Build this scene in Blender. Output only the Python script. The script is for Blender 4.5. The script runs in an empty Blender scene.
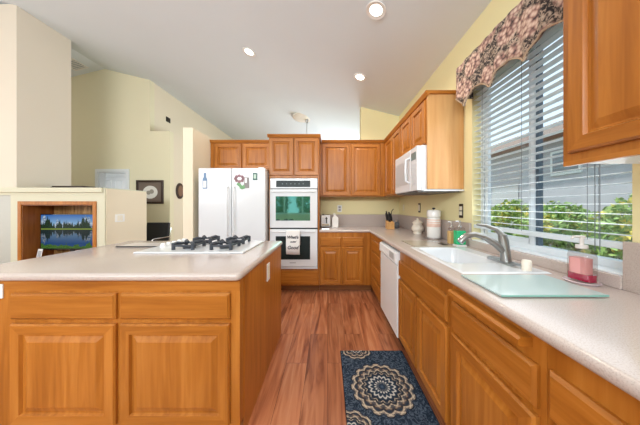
import bpy, bmesh, math, random
from mathutils import Vector, Matrix
random.seed(7)
C = bpy.context.scene.collection
S = bpy.context.scene
PI = math.pi

# ---------------------------------------------------------------- camera, world, light, exposure
EYE = 1.26
cd = bpy.data.cameras.new('camera'); cam = bpy.data.objects.new('camera', cd); C.objects.link(cam)
cam.location = (0, 0, EYE); cam.rotation_euler = (PI/2, 0, 0)
cd.sensor_width = 36; cd.lens = 12.0; cd.clip_start = 0.02
cd.shift_x = -7.5/640; cd.shift_y = -6.5/640
S.camera = cam
S.view_settings.view_transform = 'Standard'; S.view_settings.look = 'None'
S.view_settings.gamma = 1; S.view_settings.use_curve_mapping = False
S.view_settings.exposure = 0.0

w = bpy.data.worlds.new('sky'); S.world = w; w.use_nodes = True
bg = w.node_tree.nodes['Background']; bg.inputs[0].default_value = (0.70, 0.86, 1.0, 1); bg.inputs[1].default_value = 1.5

def area(name, loc, target, sx, sy, power, col=(1, 1, 1), spread=PI):
    l = bpy.data.lights.new(name, 'AREA'); l.shape = 'RECTANGLE'; l.size = sx; l.size_y = sy
    l.energy = power; l.color = col; l.spread = spread
    o = bpy.data.objects.new(name, l); C.objects.link(o); o.location = loc
    o.rotation_euler = (Vector(target) - Vector(loc)).to_track_quat('-Z', 'Y').to_euler()
    return o
sun = bpy.data.lights.new('sun', 'SUN'); sun.energy = 4.0; sun.angle = math.radians(3); sun.color = (1, .95, .86)
so = bpy.data.objects.new('sun', sun); C.objects.link(so); so.rotation_euler = Vector((.42, -.32, -.85)).to_track_quat('-Z', 'Y').to_euler()
area('rear_bounce_fill', (-1.2, -2.4, 2.55), (-1.2, 1.4, 3.0), 4.4, .55, 190, (0.88, 0.95, 1.0))  # added fill lamp near the rear ceiling, bounced upward to brighten the room
area('living_fill', (-6.2, 1.0, 1.7), (-2.0, 1.6, 1.9), 3.0, 2.0, 40, (0.97, 0.98, 1.0))  # added fill lamp, the left wall has no window
area('nook_daylight', (0.9, 6.2, 1.5), (-2.5, 5.6, 2.6), 2.4, 1.8, 115, (0.86, 0.94, 1.0))
area('kitchen_window_daylight', (1.21, 1.35, 1.62), (-1.0, 1.35, 1.2), 0.9, 0.9, 6, (0.92, 0.96, 1.0))
area('living_back_fill', (-4.3, -2.4, 2.2), (-4.6, 4.8, 2.0), 2.0, 1.6, 78, (0.97, 0.98, 1.0))  # added fill lamp that brightens the living-room gable wall

# ---------------------------------------------------------------- materials
def new_mat(name):
    m = bpy.data.materials.new(name); m.use_nodes = True
    return m, m.node_tree, m.node_tree.nodes['Principled BSDF']
def plain(name, col, rough=0.5, metal=0.0, spec=0.5, emit=None, bump=0, bscale=80, coat=0):
    m, t, b = new_mat(name)
    b.inputs['Base Color'].default_value = (*col, 1); b.inputs['Roughness'].default_value = rough
    b.inputs['Metallic'].default_value = metal; b.inputs['Specular IOR Level'].default_value = spec
    b.inputs['Coat Weight'].default_value = coat
    if emit:
        b.inputs['Emission Color'].default_value = (*emit[0], 1); b.inputs['Emission Strength'].default_value = emit[1]
    # subtle procedural mottling
    tc = t.nodes.new('ShaderNodeTexCoord'); n = t.nodes.new('ShaderNodeTexNoise'); n.inputs['Scale'].default_value = bscale
    t.links.new(tc.outputs['Object'], n.inputs['Vector'])
    if bump:
        bp = t.nodes.new('ShaderNodeBump'); bp.inputs['Strength'].default_value = bump; bp.inputs['Distance'].default_value = 0.002
        t.links.new(n.outputs['Fac'], bp.inputs['Height']); t.links.new(bp.outputs[0], b.inputs['Normal'])
    else:
        mr = t.nodes.new('ShaderNodeMapRange'); mr.inputs[3].default_value = max(0, rough-.03); mr.inputs[4].default_value = min(1, rough+.03)
        t.links.new(n.outputs['Fac'], mr.inputs[0]); t.links.new(mr.outputs[0], b.inputs['Roughness'])
    return m
def ramp(t, fac, stops, interp='LINEAR'):
    r = t.nodes.new('ShaderNodeValToRGB'); r.color_ramp.interpolation = interp
    e = r.color_ramp.elements
    e[0].position = stops[0][0]; e[0].color = (*stops[0][1], 1)
    e[1].position = stops[-1][0]; e[1].color = (*stops[-1][1], 1)
    for p, c in stops[1:-1]:
        q = e.new(p); q.color = (*c, 1)
    t.links.new(fac, r.inputs[0]); return r.outputs[0]
def mth(t, op, a, b=None, clamp=False):
    n = t.nodes.new('ShaderNodeMath'); n.operation = op; n.use_clamp = clamp
    for i, v in enumerate((a, b)):
        if v is None: continue
        if isinstance(v, (int, float)): n.inputs[i].default_value = v
        else: t.links.new(v, n.inputs[i])
    return n.outputs[0]
def mixc(t, fac, a, b, mode='MIX'):
    n = t.nodes.new('ShaderNodeMix'); n.data_type = 'RGBA'; n.blend_type = mode
    for i, v in ((0, fac), (6, a), (7, b)):
        if isinstance(v, (int, float)): n.inputs[i].default_value = v
        elif isinstance(v, tuple): n.inputs[i].default_value = (*v, 1)
        else: t.links.new(v, n.inputs[i])
    return n.outputs[2]

def wood(name, scale, dark, mid, light, rough=0.36, coat=0.12):
    m, t, b = new_mat(name)
    tc = t.nodes.new('ShaderNodeTexCoord'); oi = t.nodes.new('ShaderNodeObjectInfo')
    off = t.nodes.new('ShaderNodeVectorMath'); off.operation = 'ADD'
    cx = t.nodes.new('ShaderNodeCombineXYZ'); rr = mth(t, 'MULTIPLY', oi.outputs['Random'], 13.0)
    for i in range(3): t.links.new(rr, cx.inputs[i])
    t.links.new(tc.outputs['Object'], off.inputs[0]); t.links.new(cx.outputs[0], off.inputs[1])
    mp = t.nodes.new('ShaderNodeMapping'); mp.inputs['Scale'].default_value = scale
    t.links.new(off.outputs[0], mp.inputs[0])
    n1 = t.nodes.new('ShaderNodeTexNoise'); n1.inputs['Scale'].default_value = 1.0; n1.inputs['Detail'].default_value = 6; n1.inputs['Distortion'].default_value = 0.6
    t.links.new(mp.outputs[0], n1.inputs['Vector'])
    mp2 = t.nodes.new('ShaderNodeMapping'); mp2.inputs['Scale'].default_value = tuple(s*.22 for s in scale)
    t.links.new(off.outputs[0], mp2.inputs[0])
    n2 = t.nodes.new('ShaderNodeTexNoise'); n2.inputs['Scale'].default_value = 1.0; n2.inputs['Detail'].default_value = 3; n2.inputs['Distortion'].default_value = 1.2
    t.links.new(mp2.outputs[0], n2.inputs['Vector'])
    f = mth(t, 'ADD', mth(t, 'MULTIPLY', n1.outputs['Fac'], .5), mth(t, 'MULTIPLY', n2.outputs['Fac'], .5))
    col = ramp(t, f, [(0.36, dark), (0.49, mid), (0.63, light)])
    hv = mth(t, 'ADD', mth(t, 'MULTIPLY', oi.outputs['Random'], .16), .92)
    hs = t.nodes.new('ShaderNodeHueSaturation'); t.links.new(hv, hs.inputs['Value']); t.links.new(col, hs.inputs['Color'])
    t.links.new(hs.outputs[0], b.inputs['Base Color'])
    b.inputs['Roughness'].default_value = rough; b.inputs['Coat Weight'].default_value = coat*.5; b.inputs['Coat Roughness'].default_value = .2; b.inputs['Specular IOR Level'].default_value = .35
    bp = t.nodes.new('ShaderNodeBump'); bp.inputs['Strength'].default_value = .08; bp.inputs['Distance'].default_value = .001
    t.links.new(n1.outputs['Fac'], bp.inputs['Height']); t.links.new(bp.outputs[0], b.inputs['Normal'])
    return m
OD, OM, OL = (.30, .094, .009), (.395, .134, .016), (.475, .178, .028)
oak_v = wood('honey_oak_vertical', (38, 38, 2.4), OD, OM, OL)
oak_h = wood('honey_oak_horizontal', (2.4, 2.4, 42), OD, OM, OL)
maple = wood('pale_oak_panel', (22, 22, 1.6), (.52, .26, .085), (.60, .32, .12), (.67, .39, .16))
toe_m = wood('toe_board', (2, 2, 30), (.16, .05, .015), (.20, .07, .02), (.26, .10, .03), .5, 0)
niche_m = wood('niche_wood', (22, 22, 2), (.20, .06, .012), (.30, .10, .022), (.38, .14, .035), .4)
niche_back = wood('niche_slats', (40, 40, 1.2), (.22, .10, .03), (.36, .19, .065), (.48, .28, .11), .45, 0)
block_m = wood('block_wood', (20, 20, 3), (.45, .22, .07), (.55, .30, .11), (.62, .36, .15), .45, 0)
darkwood = plain('dark_frame_wood', (.035, .016, .010), .35)

def wallmat(name, col):
    m, t, b = new_mat(name)
    tc = t.nodes.new('ShaderNodeTexCoord'); n = t.nodes.new('ShaderNodeTexNoise'); n.inputs['Scale'].default_value = 1.3
    t.links.new(tc.outputs['Object'], n.inputs['Vector'])
    c = mixc(t, n.outputs['Fac'], tuple(x*.98 for x in col), tuple(min(1, x*1.02) for x in col))
    t.links.new(c, b.inputs['Base Color']); b.inputs['Roughness'].default_value = .7; b.inputs['Specular IOR Level'].default_value = .2
    n2 = t.nodes.new('ShaderNodeTexNoise'); n2.inputs['Scale'].default_value = 160
    t.links.new(tc.outputs['Object'], n2.inputs['Vector'])
    bp = t.nodes.new('ShaderNodeBump'); bp.inputs['Strength'].default_value = .08; bp.inputs['Distance'].default_value = .002
    t.links.new(n2.outputs['Fac'], bp.inputs['Height']); t.links.new(bp.outputs[0], b.inputs['Normal'])
    return m
living_yellow = wallmat('pale_yellow_living_paint', (.80, .75, .54))
yellow = wallmat('yellow_wall_paint', (.78, .70, .40))
cream = wallmat('cream_wall_paint', (.80, .72, .56))
pale = wallmat('pale_mantel_paint', (.66, .65, .50))
ceil_m = wallmat('ceiling_paint', (.74, .81, .855))
white_wall = wallmat('white_hall_paint', (.85, .87, .88))
white = plain('white_enamel', (.70, .72, .74), .22, coat=.3)
white_pl = plain('white_plastic', (.80, .80, .78), .4)
offwhite = plain('ivory_plate', (.78, .72, .58), .4)
vinyl = plain('white_vinyl', (.78, .83, .86), .35)
def translucent(name, col, k):
    m, t, b = new_mat(name); b.inputs['Base Color'].default_value = (*col, 1); b.inputs['Roughness'].default_value = .4
    out = [x for x in t.nodes if x.type == 'OUTPUT_MATERIAL'][0]; tr_ = t.nodes.new('ShaderNodeBsdfTranslucent'); mx = t.nodes.new('ShaderNodeMixShader')
    tc = t.nodes.new('ShaderNodeTexCoord'); n = t.nodes.new('ShaderNodeTexNoise'); n.inputs['Scale'].default_value = 8; t.links.new(tc.outputs['Object'], n.inputs['Vector'])
    t.links.new(mixc(t, n.outputs['Fac'], tuple(x*.97 for x in col), col), tr_.inputs[0]); mx.inputs[0].default_value = k
    t.links.new(b.outputs[0], mx.inputs[1]); t.links.new(tr_.outputs[0], mx.inputs[2]); t.links.new(mx.outputs[0], out.inputs[0]); return m
slat_m = translucent('white_slat', (.90, .94, .96), .5)
slat_plain = plain('white_slat', (.84, .87, .90), .4)
display_m = plain('dark_display', (.012, .02, .02), .35, spec=.25)
black = plain('black_gloss', (.012, .013, .015), .12)
blackm = plain('black_matte', (.02, .02, .022), .55)
iron = plain('cast_iron', (.035, .042, .055), .5, bump=.3)
chrome = plain('chrome', (.75, .75, .75), .12, 1.0)
nickel = plain('brushed_nickel', (.36, .36, .35), .3, 1.0)
bronze = plain('dark_bronze', (.05, .035, .02), .35, .6)
sink_m = plain('sink_white', (.66, .68, .70), .2, coat=.3)
towel_m = plain('towel_cloth', (.80, .78, .75), .9, bump=.4, bscale=300)
ceramic = plain('ivory_ceramic', (.78, .70, .58), .3, coat=.3)
ceramic_w = plain('white_ceramic', (.80, .78, .74), .3, coat=.3)
ceramic_p = plain('peach_glaze', (.72, .42, .30), .3)
green_soap = plain('green_liquid', (.01, .42, .16), .1, coat=.5)
pink_soap = plain('pink_liquid', (.42, .008, .06), .12, coat=.5)
pink_pale = plain('pale_pink_label', (.72, .34, .33), .4)
amber = plain('amber_liquid', (.62, .40, .16), .15)
light_m = plain('lamp_lens', (1, 1, 1), .4, emit=((1, .93, .82), 9))
tile = plain('grey_tile', (.50, .51, .46), .4, bump=.2, bscale=12)
outlet_dark = plain('dark_gap', (.02, .02, .02), .6)
grey_ink = plain('dark_ink', (.05, .05, .06), .7)
blue_mag = plain('blue_magnet', (.14, .25, .42), .4)
green_mag = plain('dark_green_magnet', (.03, .10, .08), .4)
rose_mag = plain('dusty_rose_magnet', (.30, .16, .18), .5)
leaf_mag = plain('leaf_green_magnet', (.16, .36, .16), .5)
house_m = wallmat('grey_stucco', (.46, .47, .53))
roof_m = plain('brown_shingle', (.24, .15, .13), .9, bump=.6, bscale=20)
ground_m = plain('pale_bounce_paving', (.46, .44, .38), .95, bump=.6, bscale=15)  # light paving tone, raised to bounce light up onto the blind slats

def granite(name, base, spots, rough=.22):
    m, t, b = new_mat(name)
    tc = t.nodes.new('ShaderNodeTexCoord')
    n = t.nodes.new('ShaderNodeTexNoise'); n.inputs['Scale'].default_value = 300; n.inputs['Detail'].default_value = 2
    t.links.new(tc.outputs['Object'], n.inputs['Vector'])
    n2 = t.nodes.new('ShaderNodeTexNoise'); n2.inputs['Scale'].default_value = 3
    t.links.new(tc.outputs['Object'], n2.inputs['Vector'])
    c = ramp(t, n.outputs['Fac'], [(.36, spots), (.47, base), (.56, base), (.70, tuple(min(1, x*1.08) for x in base))])
    c = mixc(t, mth(t, 'MULTIPLY', n2.outputs['Fac'], .10), c, (.5, .38, .33))
    t.links.new(c, b.inputs['Base Color']); b.inputs['Roughness'].default_value = rough; b.inputs['Coat Weight'].default_value = .3; b.inputs['Coat Roughness'].default_value = .15
    return m
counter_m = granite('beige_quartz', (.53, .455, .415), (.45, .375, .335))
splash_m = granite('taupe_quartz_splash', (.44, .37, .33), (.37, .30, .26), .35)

def glassy(name, tint, mixg=.08, rough=.03):
    m = bpy.data.materials.new(name); m.use_nodes = True; t = m.node_tree; t.nodes.clear()
    o = t.nodes.new('ShaderNodeOutputMaterial'); mx = t.nodes.new('ShaderNodeMixShader')
    a = t.nodes.new('ShaderNodeBsdfTransparent'); a.inputs[0].default_value = (*tint, 1)
    g = t.nodes.new('ShaderNodeBsdfGlossy'); g.inputs['Roughness'].default_value = rough
    mx.inputs[0].default_value = mixg
    t.links.new(a.outputs[0], mx.inputs[1]); t.links.new(g.outputs[0], mx.inputs[2]); t.links.new(mx.outputs[0], o.inputs[0])
    return m
glass_m = glassy('window_glass', (.96, .98, .98), .05)
clear_pl = glassy('clear_plastic', (.88, .85, .84), .06, .1)
oven_glass = plain('reflection_green_oven_glass', (.16, .42, .33), .04, .9)  # green of the reflected trees is put into the glass colour
board_glass = plain('frosted_green_glass', (.44, .56, .55), .25, coat=.4)
board_edge = plain('green_glass_edge', (.20, .42, .36), .2)
tanboard = plain('taupe_glass_board', (.38, .34, .27), .2, coat=.4)

# floor planks
def floor_material():
    m, t, b = new_mat('plank_floor')
    tc = t.nodes.new('ShaderNodeTexCoord'); sp = t.nodes.new('ShaderNodeSeparateXYZ'); cb = t.nodes.new('ShaderNodeCombineXYZ')
    t.links.new(tc.outputs['Object'], sp.inputs[0]); t.links.new(sp.outputs[1], cb.inputs[0]); t.links.new(sp.outputs[0], cb.inputs[1])
    br = t.nodes.new('ShaderNodeTexBrick'); br.inputs['Scale'].default_value = 1; br.inputs['Brick Width'].default_value = 1.05
    br.inputs['Row Height'].default_value = .165; br.inputs['Mortar Size'].default_value = .0012; br.offset = .37
    br.inputs['Color1'].default_value = (0, 0, 0, 1); br.inputs['Color2'].default_value = (1, 1, 1, 1); br.inputs['Mortar'].default_value = (.5, .5, .5, 1)
    t.links.new(cb.outputs[0], br.inputs['Vector'])
    mp = t.nodes.new('ShaderNodeMapping'); mp.inputs['Scale'].default_value = (16, 1.3, 1)
    t.links.new(tc.outputs['Object'], mp.inputs[0])
    ad = t.nodes.new('ShaderNodeVectorMath'); ad.operation = 'ADD'; sc = t.nodes.new('ShaderNodeVectorMath'); sc.operation = 'SCALE'; sc.inputs['Scale'].default_value = 7
    t.links.new(br.outputs['Color'], sc.inputs[0]); t.links.new(mp.outputs[0], ad.inputs[0]); t.links.new(sc.outputs[0], ad.inputs[1])
    n = t.nodes.new('ShaderNodeTexNoise'); n.inputs['Scale'].default_value = 1; n.inputs['Detail'].default_value = 5; n.inputs['Distortion'].default_value = 1.4
    t.links.new(ad.outputs[0], n.inputs['Vector'])
    c = ramp(t, n.outputs['Fac'], [(.32, (.20, .055, .022)), (.44, (.35, .115, .048)), (.56, (.46, .17, .075)), (.70, (.55, .24, .12))])
    tone = mixc(t, br.outputs['Color'], (.84, .84, .84), (1.1, 1.08, 1.06))
    c = mixc(t, 1.0, c, tone, 'MULTIPLY')
    c = mixc(t, br.outputs['Fac'], c, (.10, .03, .015))
    t.links.new(c, b.inputs['Base Color']); b.inputs['Roughness'].default_value = .33; b.inputs['Coat Weight'].default_value = .1
    return m
floor_m = floor_material()

def valance_material():
    m, t, b = new_mat('floral_fabric')
    tc = t.nodes.new('ShaderNodeTexCoord')
    def noise(scale, detail=3, dist=0):
        n = t.nodes.new('ShaderNodeTexNoise'); n.inputs['Scale'].default_value = scale; n.inputs['Detail'].default_value = detail; n.inputs['Distortion'].default_value = dist
        t.links.new(tc.outputs['Object'], n.inputs['Vector']); return n.outputs['Fac']
    v = t.nodes.new('ShaderNodeTexVoronoi'); v.inputs['Scale'].default_value = 7.5
    t.links.new(tc.outputs['Object'], v.inputs['Vector'])
    v2 = t.nodes.new('ShaderNodeTexVoronoi'); v2.inputs['Scale'].default_value = 42
    t.links.new(tc.outputs['Object'], v2.inputs['Vector'])
    base = ramp(t, noise(38, 4, 1.5), [(.36, (.015, .012, .014)), (.48, (.06, .045, .04)), (.56, (.34, .26, .20)), (.75, (.55, .45, .36))])
    petal = ramp(t, v2.outputs['Distance'], [(.0, (.78, .62, .50)), (.38, (.60, .43, .34)), (.62, (.34, .19, .16)), (.9, (.06, .04, .04))])
    mask = ramp(t, mth(t, 'ADD', v.outputs['Distance'], mth(t, 'MULTIPLY', noise(22, 3), .28)), [(.66, (1, 1, 1)), (.78, (0, 0, 0))])
    t.links.new(mixc(t, mask, base, petal), b.inputs['Base Color']); b.inputs['Roughness'].default_value = .9
    return m
floral = valance_material()
trimcord = plain('tan_piping', (.42, .30, .20), .8)

def rug_material():
    m, t, b = new_mat('medallion_rug')
    tc = t.nodes.new('ShaderNodeTexCoord'); sp = t.nodes.new('ShaderNodeSeparateXYZ'); t.links.new(tc.outputs['Object'], sp.inputs[0])
    X, Y = sp.outputs[0], sp.outputs[1]
    def noise(scale, detail=3, dist=0):
        n = t.nodes.new('ShaderNodeTexNoise'); n.inputs['Scale'].default_value = scale; n.inputs['Detail'].default_value = detail; n.inputs['Distortion'].default_value = dist
        t.links.new(tc.outputs['Object'], n.inputs['Vector']); return n.outputs['Fac']
    navy = ramp(t, noise(26, 4, 3), [(.40, (.014, .022, .036)), (.52, (.03, .045, .07)), (.60, (.10, .13, .17)), (.66, (.035, .05, .075))])
    cur = navy
    for (cx_, cy_, R, np_) in ((0, 0, .225, 16), (-.13, .40, .14, 10), (-.24, -.30, .14, 10)):
        x = mth(t, 'SUBTRACT', X, cx_); y = mth(t, 'SUBTRACT', Y, cy_)
        r = mth(t, 'DIVIDE', mth(t, 'SQRT', mth(t, 'ADD', mth(t, 'MULTIPLY', x, x), mth(t, 'MULTIPLY', y, y))), R)
        th = mth(t, 'ARCTAN2', y, x)
        pet = mth(t, 'ABSOLUTE', mth(t, 'COSINE', mth(t, 'MULTIPLY', th, np_/2)))
        rp = mth(t, 'ADD', r, mth(t, 'MULTIPLY', mth(t, 'SUBTRACT', 1.0, pet), .08))
        cr, wh, nv, tn, dk = (.52, .43, .32), (.60, .58, .52), (.02, .035, .06), (.26, .18, .12), (.012, .014, .02)
        bands = ramp(t, rp, [(0, (.10, .16, .24)), (.06, (.10, .16, .24)), (.08, nv), (.16, nv), (.22, wh), (.26, nv), (.34, nv), (.40, wh), (.44, nv), (.52, dk), (.55, cr), (.58, dk), (.62, dk), (.66, cr), (.74, tn), (.79, dk), (.83, dk), (.87, cr), (.93, cr), (.96, dk), (1, dk)])
        fine = mth(t, 'GREATER_THAN', mth(t, 'MULTIPLY', mth(t, 'COSINE', mth(t, 'MULTIPLY', th, np_*1.0)), mth(t, 'SINE', mth(t, 'MULTIPLY', r, 26.0))), .15)
        col = mixc(t, mth(t, 'MULTIPLY', fine, .75), bands, nv)
        fine2 = mth(t, 'MULTIPLY', mth(t, 'GREATER_THAN', mth(t, 'MULTIPLY', mth(t, 'COSINE', mth(t, 'MULTIPLY', th, np_*2.0)), mth(t, 'SINE', mth(t, 'MULTIPLY', r, 62.0))), .05), mth(t, 'GREATER_THAN', r, .5))
        col = mixc(t, mth(t, 'MULTIPLY', fine2, .55), col, (.05, .05, .06))
        inside = mth(t, 'LESS_THAN', rp, .99)
        cur = mixc(t, inside, cur, col)
    # dark border
    bx = mth(t, 'GREATER_THAN', mth(t, 'ABSOLUTE', mth(t, 'ADD', X, 0.0)), .264)
    cur = mixc(t, bx, cur, (.008, .012, .02))
    t.links.new(cur, b.inputs['Base Color']); b.inputs['Roughness'].default_value = .95; b.inputs['Specular IOR Level'].default_value = .1
    return m
rug_m = rug_material()

def tv_material():
    m, t, b = new_mat('lake_picture_screen')
    tc = t.nodes.new('ShaderNodeTexCoord'); sp = t.nodes.new('ShaderNodeSeparateXYZ'); t.links.new(tc.outputs['Object'], sp.inputs[0])
    X, Z = sp.outputs[0], sp.outputs[2]                       # screen-local metres, origin at its centre
    def noise(sx, sz, scale, detail=4):
        mp = t.nodes.new('ShaderNodeMapping'); mp.inputs['Scale'].default_value = (sx, 1, sz); t.links.new(tc.outputs['Object'], mp.inputs[0])
        n = t.nodes.new('ShaderNodeTexNoise'); n.inputs['Scale'].default_value = scale; n.inputs['Detail'].default_value = detail
        t.links.new(mp.outputs[0], n.inputs['Vector']); return n.outputs['Fac']
    h = mth(t, 'ABSOLUTE', mth(t, 'SUBTRACT', Z, .045))      # mirrored about the shoreline
    sky = ramp(t, mth(t, 'MULTIPLY', h, 4.5), [(0.25, (.30, .55, .80)), (1, (.015, .14, .50))])
    mtn = mth(t, 'LESS_THAN', h, mth(t, 'MULTIPLY', mth(t, 'SUBTRACT', noise(6, .01, 1, 6), .36), .75))
    sky = mixc(t, mtn, sky, ramp(t, noise(14, 20, 2), [(.4, (.10, .20, .36)), (.6, (.62, .72, .82))]))
    treeh = mth(t, 'ADD', mth(t, 'MULTIPLY', mth(t, 'SUBTRACT', noise(46, .01, 1, 3), .36), .34), mth(t, 'MULTIPLY', mth(t, 'SUBTRACT', noise(7, .012, 1, 2), .42), .55))
    tree = mth(t, 'LESS_THAN', h, treeh)
    tc_ = ramp(t, noise(30, 30, 2), [(.40, (.002, .012, .006)), (.6, (.01, .05, .018)), (.75, (.06, .16, .03))])
    c = mixc(t, tree, sky, tc_)
    low = mth(t, 'LESS_THAN', Z, .045)
    c = mixc(t, mth(t, 'MULTIPLY', low, .62), c, (.003, .014, .03))
    shore = mth(t, 'LESS_THAN', h, .010)
    c = mixc(t, shore, c, (.22, .30, .04))
    gr = mth(t, 'LESS_THAN', mth(t, 'ADD', Z, mth(t, 'MULTIPLY', noise(8, 8, 1.5), -.26)), -.330)
    c = mixc(t, gr, c, ramp(t, noise(40, 20, 3), [(.4, (.01, .05, .01)), (.62, (.10, .26, .03))]))
    b.inputs['Base Color'].default_value = (.01, .01, .01, 1)
    t.links.new(c, b.inputs['Emission Color']); b.inputs['Emission Strength'].default_value = .75; b.inputs['Roughness'].default_value = .3; b.inputs['Specular IOR Level'].default_value = .1
    return m
tv_m = tv_material()

def leafmat(name, a, bcol, yl, yamt=.55):
    m, t, b = new_mat(name)
    tc = t.nodes.new('ShaderNodeTexCoord'); n = t.nodes.new('ShaderNodeTexNoise'); n.inputs['Scale'].default_value = 5; n.inputs['Detail'].default_value = 4
    t.links.new(tc.outputs['Object'], n.inputs['Vector'])
    n2 = t.nodes.new('ShaderNodeTexNoise'); n2.inputs['Scale'].default_value = 40
    t.links.new(tc.outputs['Object'], n2.inputs['Vector'])
    c = ramp(t, n2.outputs['Fac'], [(.35, a), (.65, bcol)])
    k = ramp(t, n.outputs['Fac'], [(yamt, (0, 0, 0)), (yamt+.08, (1, 1, 1))])
    t.links.new(mixc(t, k, c, yl), b.inputs['Base Color']); b.inputs['Roughness'].default_value = .5
    return m
leaf_a = leafmat('shrub_leaves', (.20, .36, .10), (.40, .56, .18), (.85, .72, .16))
leaf_b = leafmat('tree_leaves', (.05, .22, .08), (.14, .42, .16), (.4, .6, .2), .62)
bark = plain('bark', (.10, .07, .045), .9, bump=.6, bscale=25)

# ---------------------------------------------------------------- mesh builder
class MB:
    def __init__(s): s.v = []; s.f = []; s.m = []
    def add(s, vs, fs, mi=0):
        o = len(s.v); s.v += [tuple(v) for v in vs]; s.f += [tuple(i+o for i in f) for f in fs]; s.m += [mi]*len(fs); return s
    def box(s, x0, x1, y0, y1, z0, z1, mi=0):
        x0, x1 = sorted((x0, x1)); y0, y1 = sorted((y0, y1)); z0, z1 = sorted((z0, z1))
        return s.add([(x0,y0,z0),(x1,y0,z0),(x1,y1,z0),(x0,y1,z0),(x0,y0,z1),(x1,y0,z1),(x1,y1,z1),(x0,y1,z1)],
                     [(0,3,2,1),(4,5,6,7),(0,1,5,4),(1,2,6,5),(2,3,7,6),(3,0,4,7)], mi)
    def prism(s, pts, axis, a0, a1, mi=0):
        """pts: 2D outline in the two other axes (xyz order), extruded along axis"""
        def mk(p, a):
            if axis == 'x': return (a, p[0], p[1])
            if axis == 'y': return (p[0], a, p[1])
            return (p[0], p[1], a)
        n = len(pts); vs = [mk(p, a0) for p in pts] + [mk(p, a1) for p in pts]
        fs = [tuple(range(n))[::-1], tuple(range(n, 2*n))] + [(i, (i+1) % n, (i+1) % n+n, i+n) for i in range(n)]
        return s.add(vs, fs, mi)
    def lathe(s, cx, cy, prof, n=24, mi=0, z0=0):
        vs = []; fs = []
        for r, z in prof:
            for k in range(n): vs.append((cx+r*math.cos(2*PI*k/n), cy+r*math.sin(2*PI*k/n), z0+z))
        for j in range(len(prof)-1):
            for k in range(n):
                a = j*n+k; b = j*n+(k+1) % n; fs.append((a, b, b+n, a+n))
        fs.append(tuple(range(n))[::-1]); fs.append(tuple(range((len(prof)-1)*n, len(prof)*n)))
        return s.add(vs, fs, mi)
    def tube(s, pts, r, n=10, mi=0):
        pts = [Vector(p) for p in pts]; rs = r if isinstance(r, (list, tuple)) else [r]*len(pts)
        vs = []; fs = []; up = None
        for i, p in enumerate(pts):
            d = (pts[min(i+1, len(pts)-1)] - pts[max(i-1, 0)]).normalized()
            if up is None: up = Vector((0, 0, 1)) if abs(d.z) < .9 else Vector((1, 0, 0))
            a = d.cross(up).normalized(); bb = a.cross(d).normalized(); up = bb
            for k in range(n): vs.append(p + (a*math.cos(2*PI*k/n)+bb*math.sin(2*PI*k/n))*rs[i])
        for j in range(len(pts)-1):
            for k in range(n):
                a = j*n+k; b = j*n+(k+1) % n; fs.append((a, b, b+n, a+n))
        fs.append(tuple(range(n))[::-1]); fs.append(tuple(range((len(pts)-1)*n, len(pts)*n)))
        return s.add(vs, fs, mi)
    def panel(s, org, u, nrm, W, H, rings):
        """nested rectangles: rings (inset, height, material of stiles, material of rails)"""
        org, u, nrm = Vector(org), Vector(u), Vector(nrm); up = Vector((0, 0, 1)); vs = []; fs = []; ms = []
        for (ins, h, *_) in rings:
            for (a, b) in ((ins, ins), (W-ins, ins), (W-ins, H-ins), (ins, H-ins)): vs.append(org+u*a+up*b+nrm*h)
        for j in range(len(rings)-1):
            for k in range(4):
                fs.append((j*4+k, j*4+(k+1) % 4, (j+1)*4+(k+1) % 4, (j+1)*4+k)); ms.append(1 if k % 2 == 0 and rings[j][2] else 0)
        n = (len(rings)-1)*4; fs.append((n, n+1, n+2, n+3)); ms.append(rings[-1][2])
        o = len(s.v); s.v += [tuple(v) for v in vs]; s.f += [tuple(i+o for i in f) for f in fs]; s.m += ms
        return s
    def build(s, name, mats, parent=None, smooth=False, bev=0, kind=None, loc=None):
        if not isinstance(mats, (list, tuple)): mats = [mats]
        me = bpy.data.meshes.new(name)
        off = Vector(parent['_o']) if parent is not None and '_o' in parent else Vector((0, 0, 0))
        if loc is not None: off = Vector(loc)
        me.from_pydata([tuple(Vector(v)-off) for v in s.v], [], s.f)
        for m in mats: me.materials.append(m)
        for p, mi in zip(me.polygons, s.m): p.material_index = mi
        bm = bmesh.new(); bm.from_mesh(me); bmesh.ops.recalc_face_normals(bm, faces=bm.faces); bm.to_mesh(me); bm.free()
        if smooth:
            for p in me.polygons: p.use_smooth = True
            me.set_sharp_from_angle(angle=math.radians(38))
        o = bpy.data.objects.new(name, me); C.objects.link(o)
        if parent is not None:
            o.parent = parent
            if loc is not None: o.location = Vector(loc) - Vector(parent['_o'])
            o['_o'] = tuple(loc) if loc is not None else tuple(parent['_o'])
        elif loc is not None: o.location = loc; o['_o'] = tuple(loc)
        else: o['_o'] = (0., 0., 0.)
        if bev:
            md = o.modifiers.new('bevel', 'BEVEL'); md.width = bev; md.segments = 2; md.limit_method = 'ANGLE'; md.angle_limit = math.radians(40)
        if kind: o['kind'] = kind
        return o
def thing(name, label, cat, loc, group=None):
    o = bpy.data.objects.new(name, None); C.objects.link(o); o.location = loc; o['_o'] = tuple(float(a) for a in loc)
    o['label'] = label; o['category'] = cat; o.empty_display_size = .1
    if group: o['group'] = group
    return o
def tag(o, label, cat, group=None):
    o['label'] = label; o['category'] = cat
    if group: o['group'] = group
    return o
def dup(root, loc, label=None, group=None):
    r = root.copy(); C.objects.link(r); r.location = loc
    if label: r['label'] = label
    if group: r['group'] = group
    for ch in list(root.children):
        c = ch.copy(); C.objects.link(c); c.parent = r
        for g in ch.children:
            d = g.copy(); C.objects.link(d); d.parent = c
    return r
def struct(mb, name, mats, **k): return mb.build(name, mats, kind='structure', **k)

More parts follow.
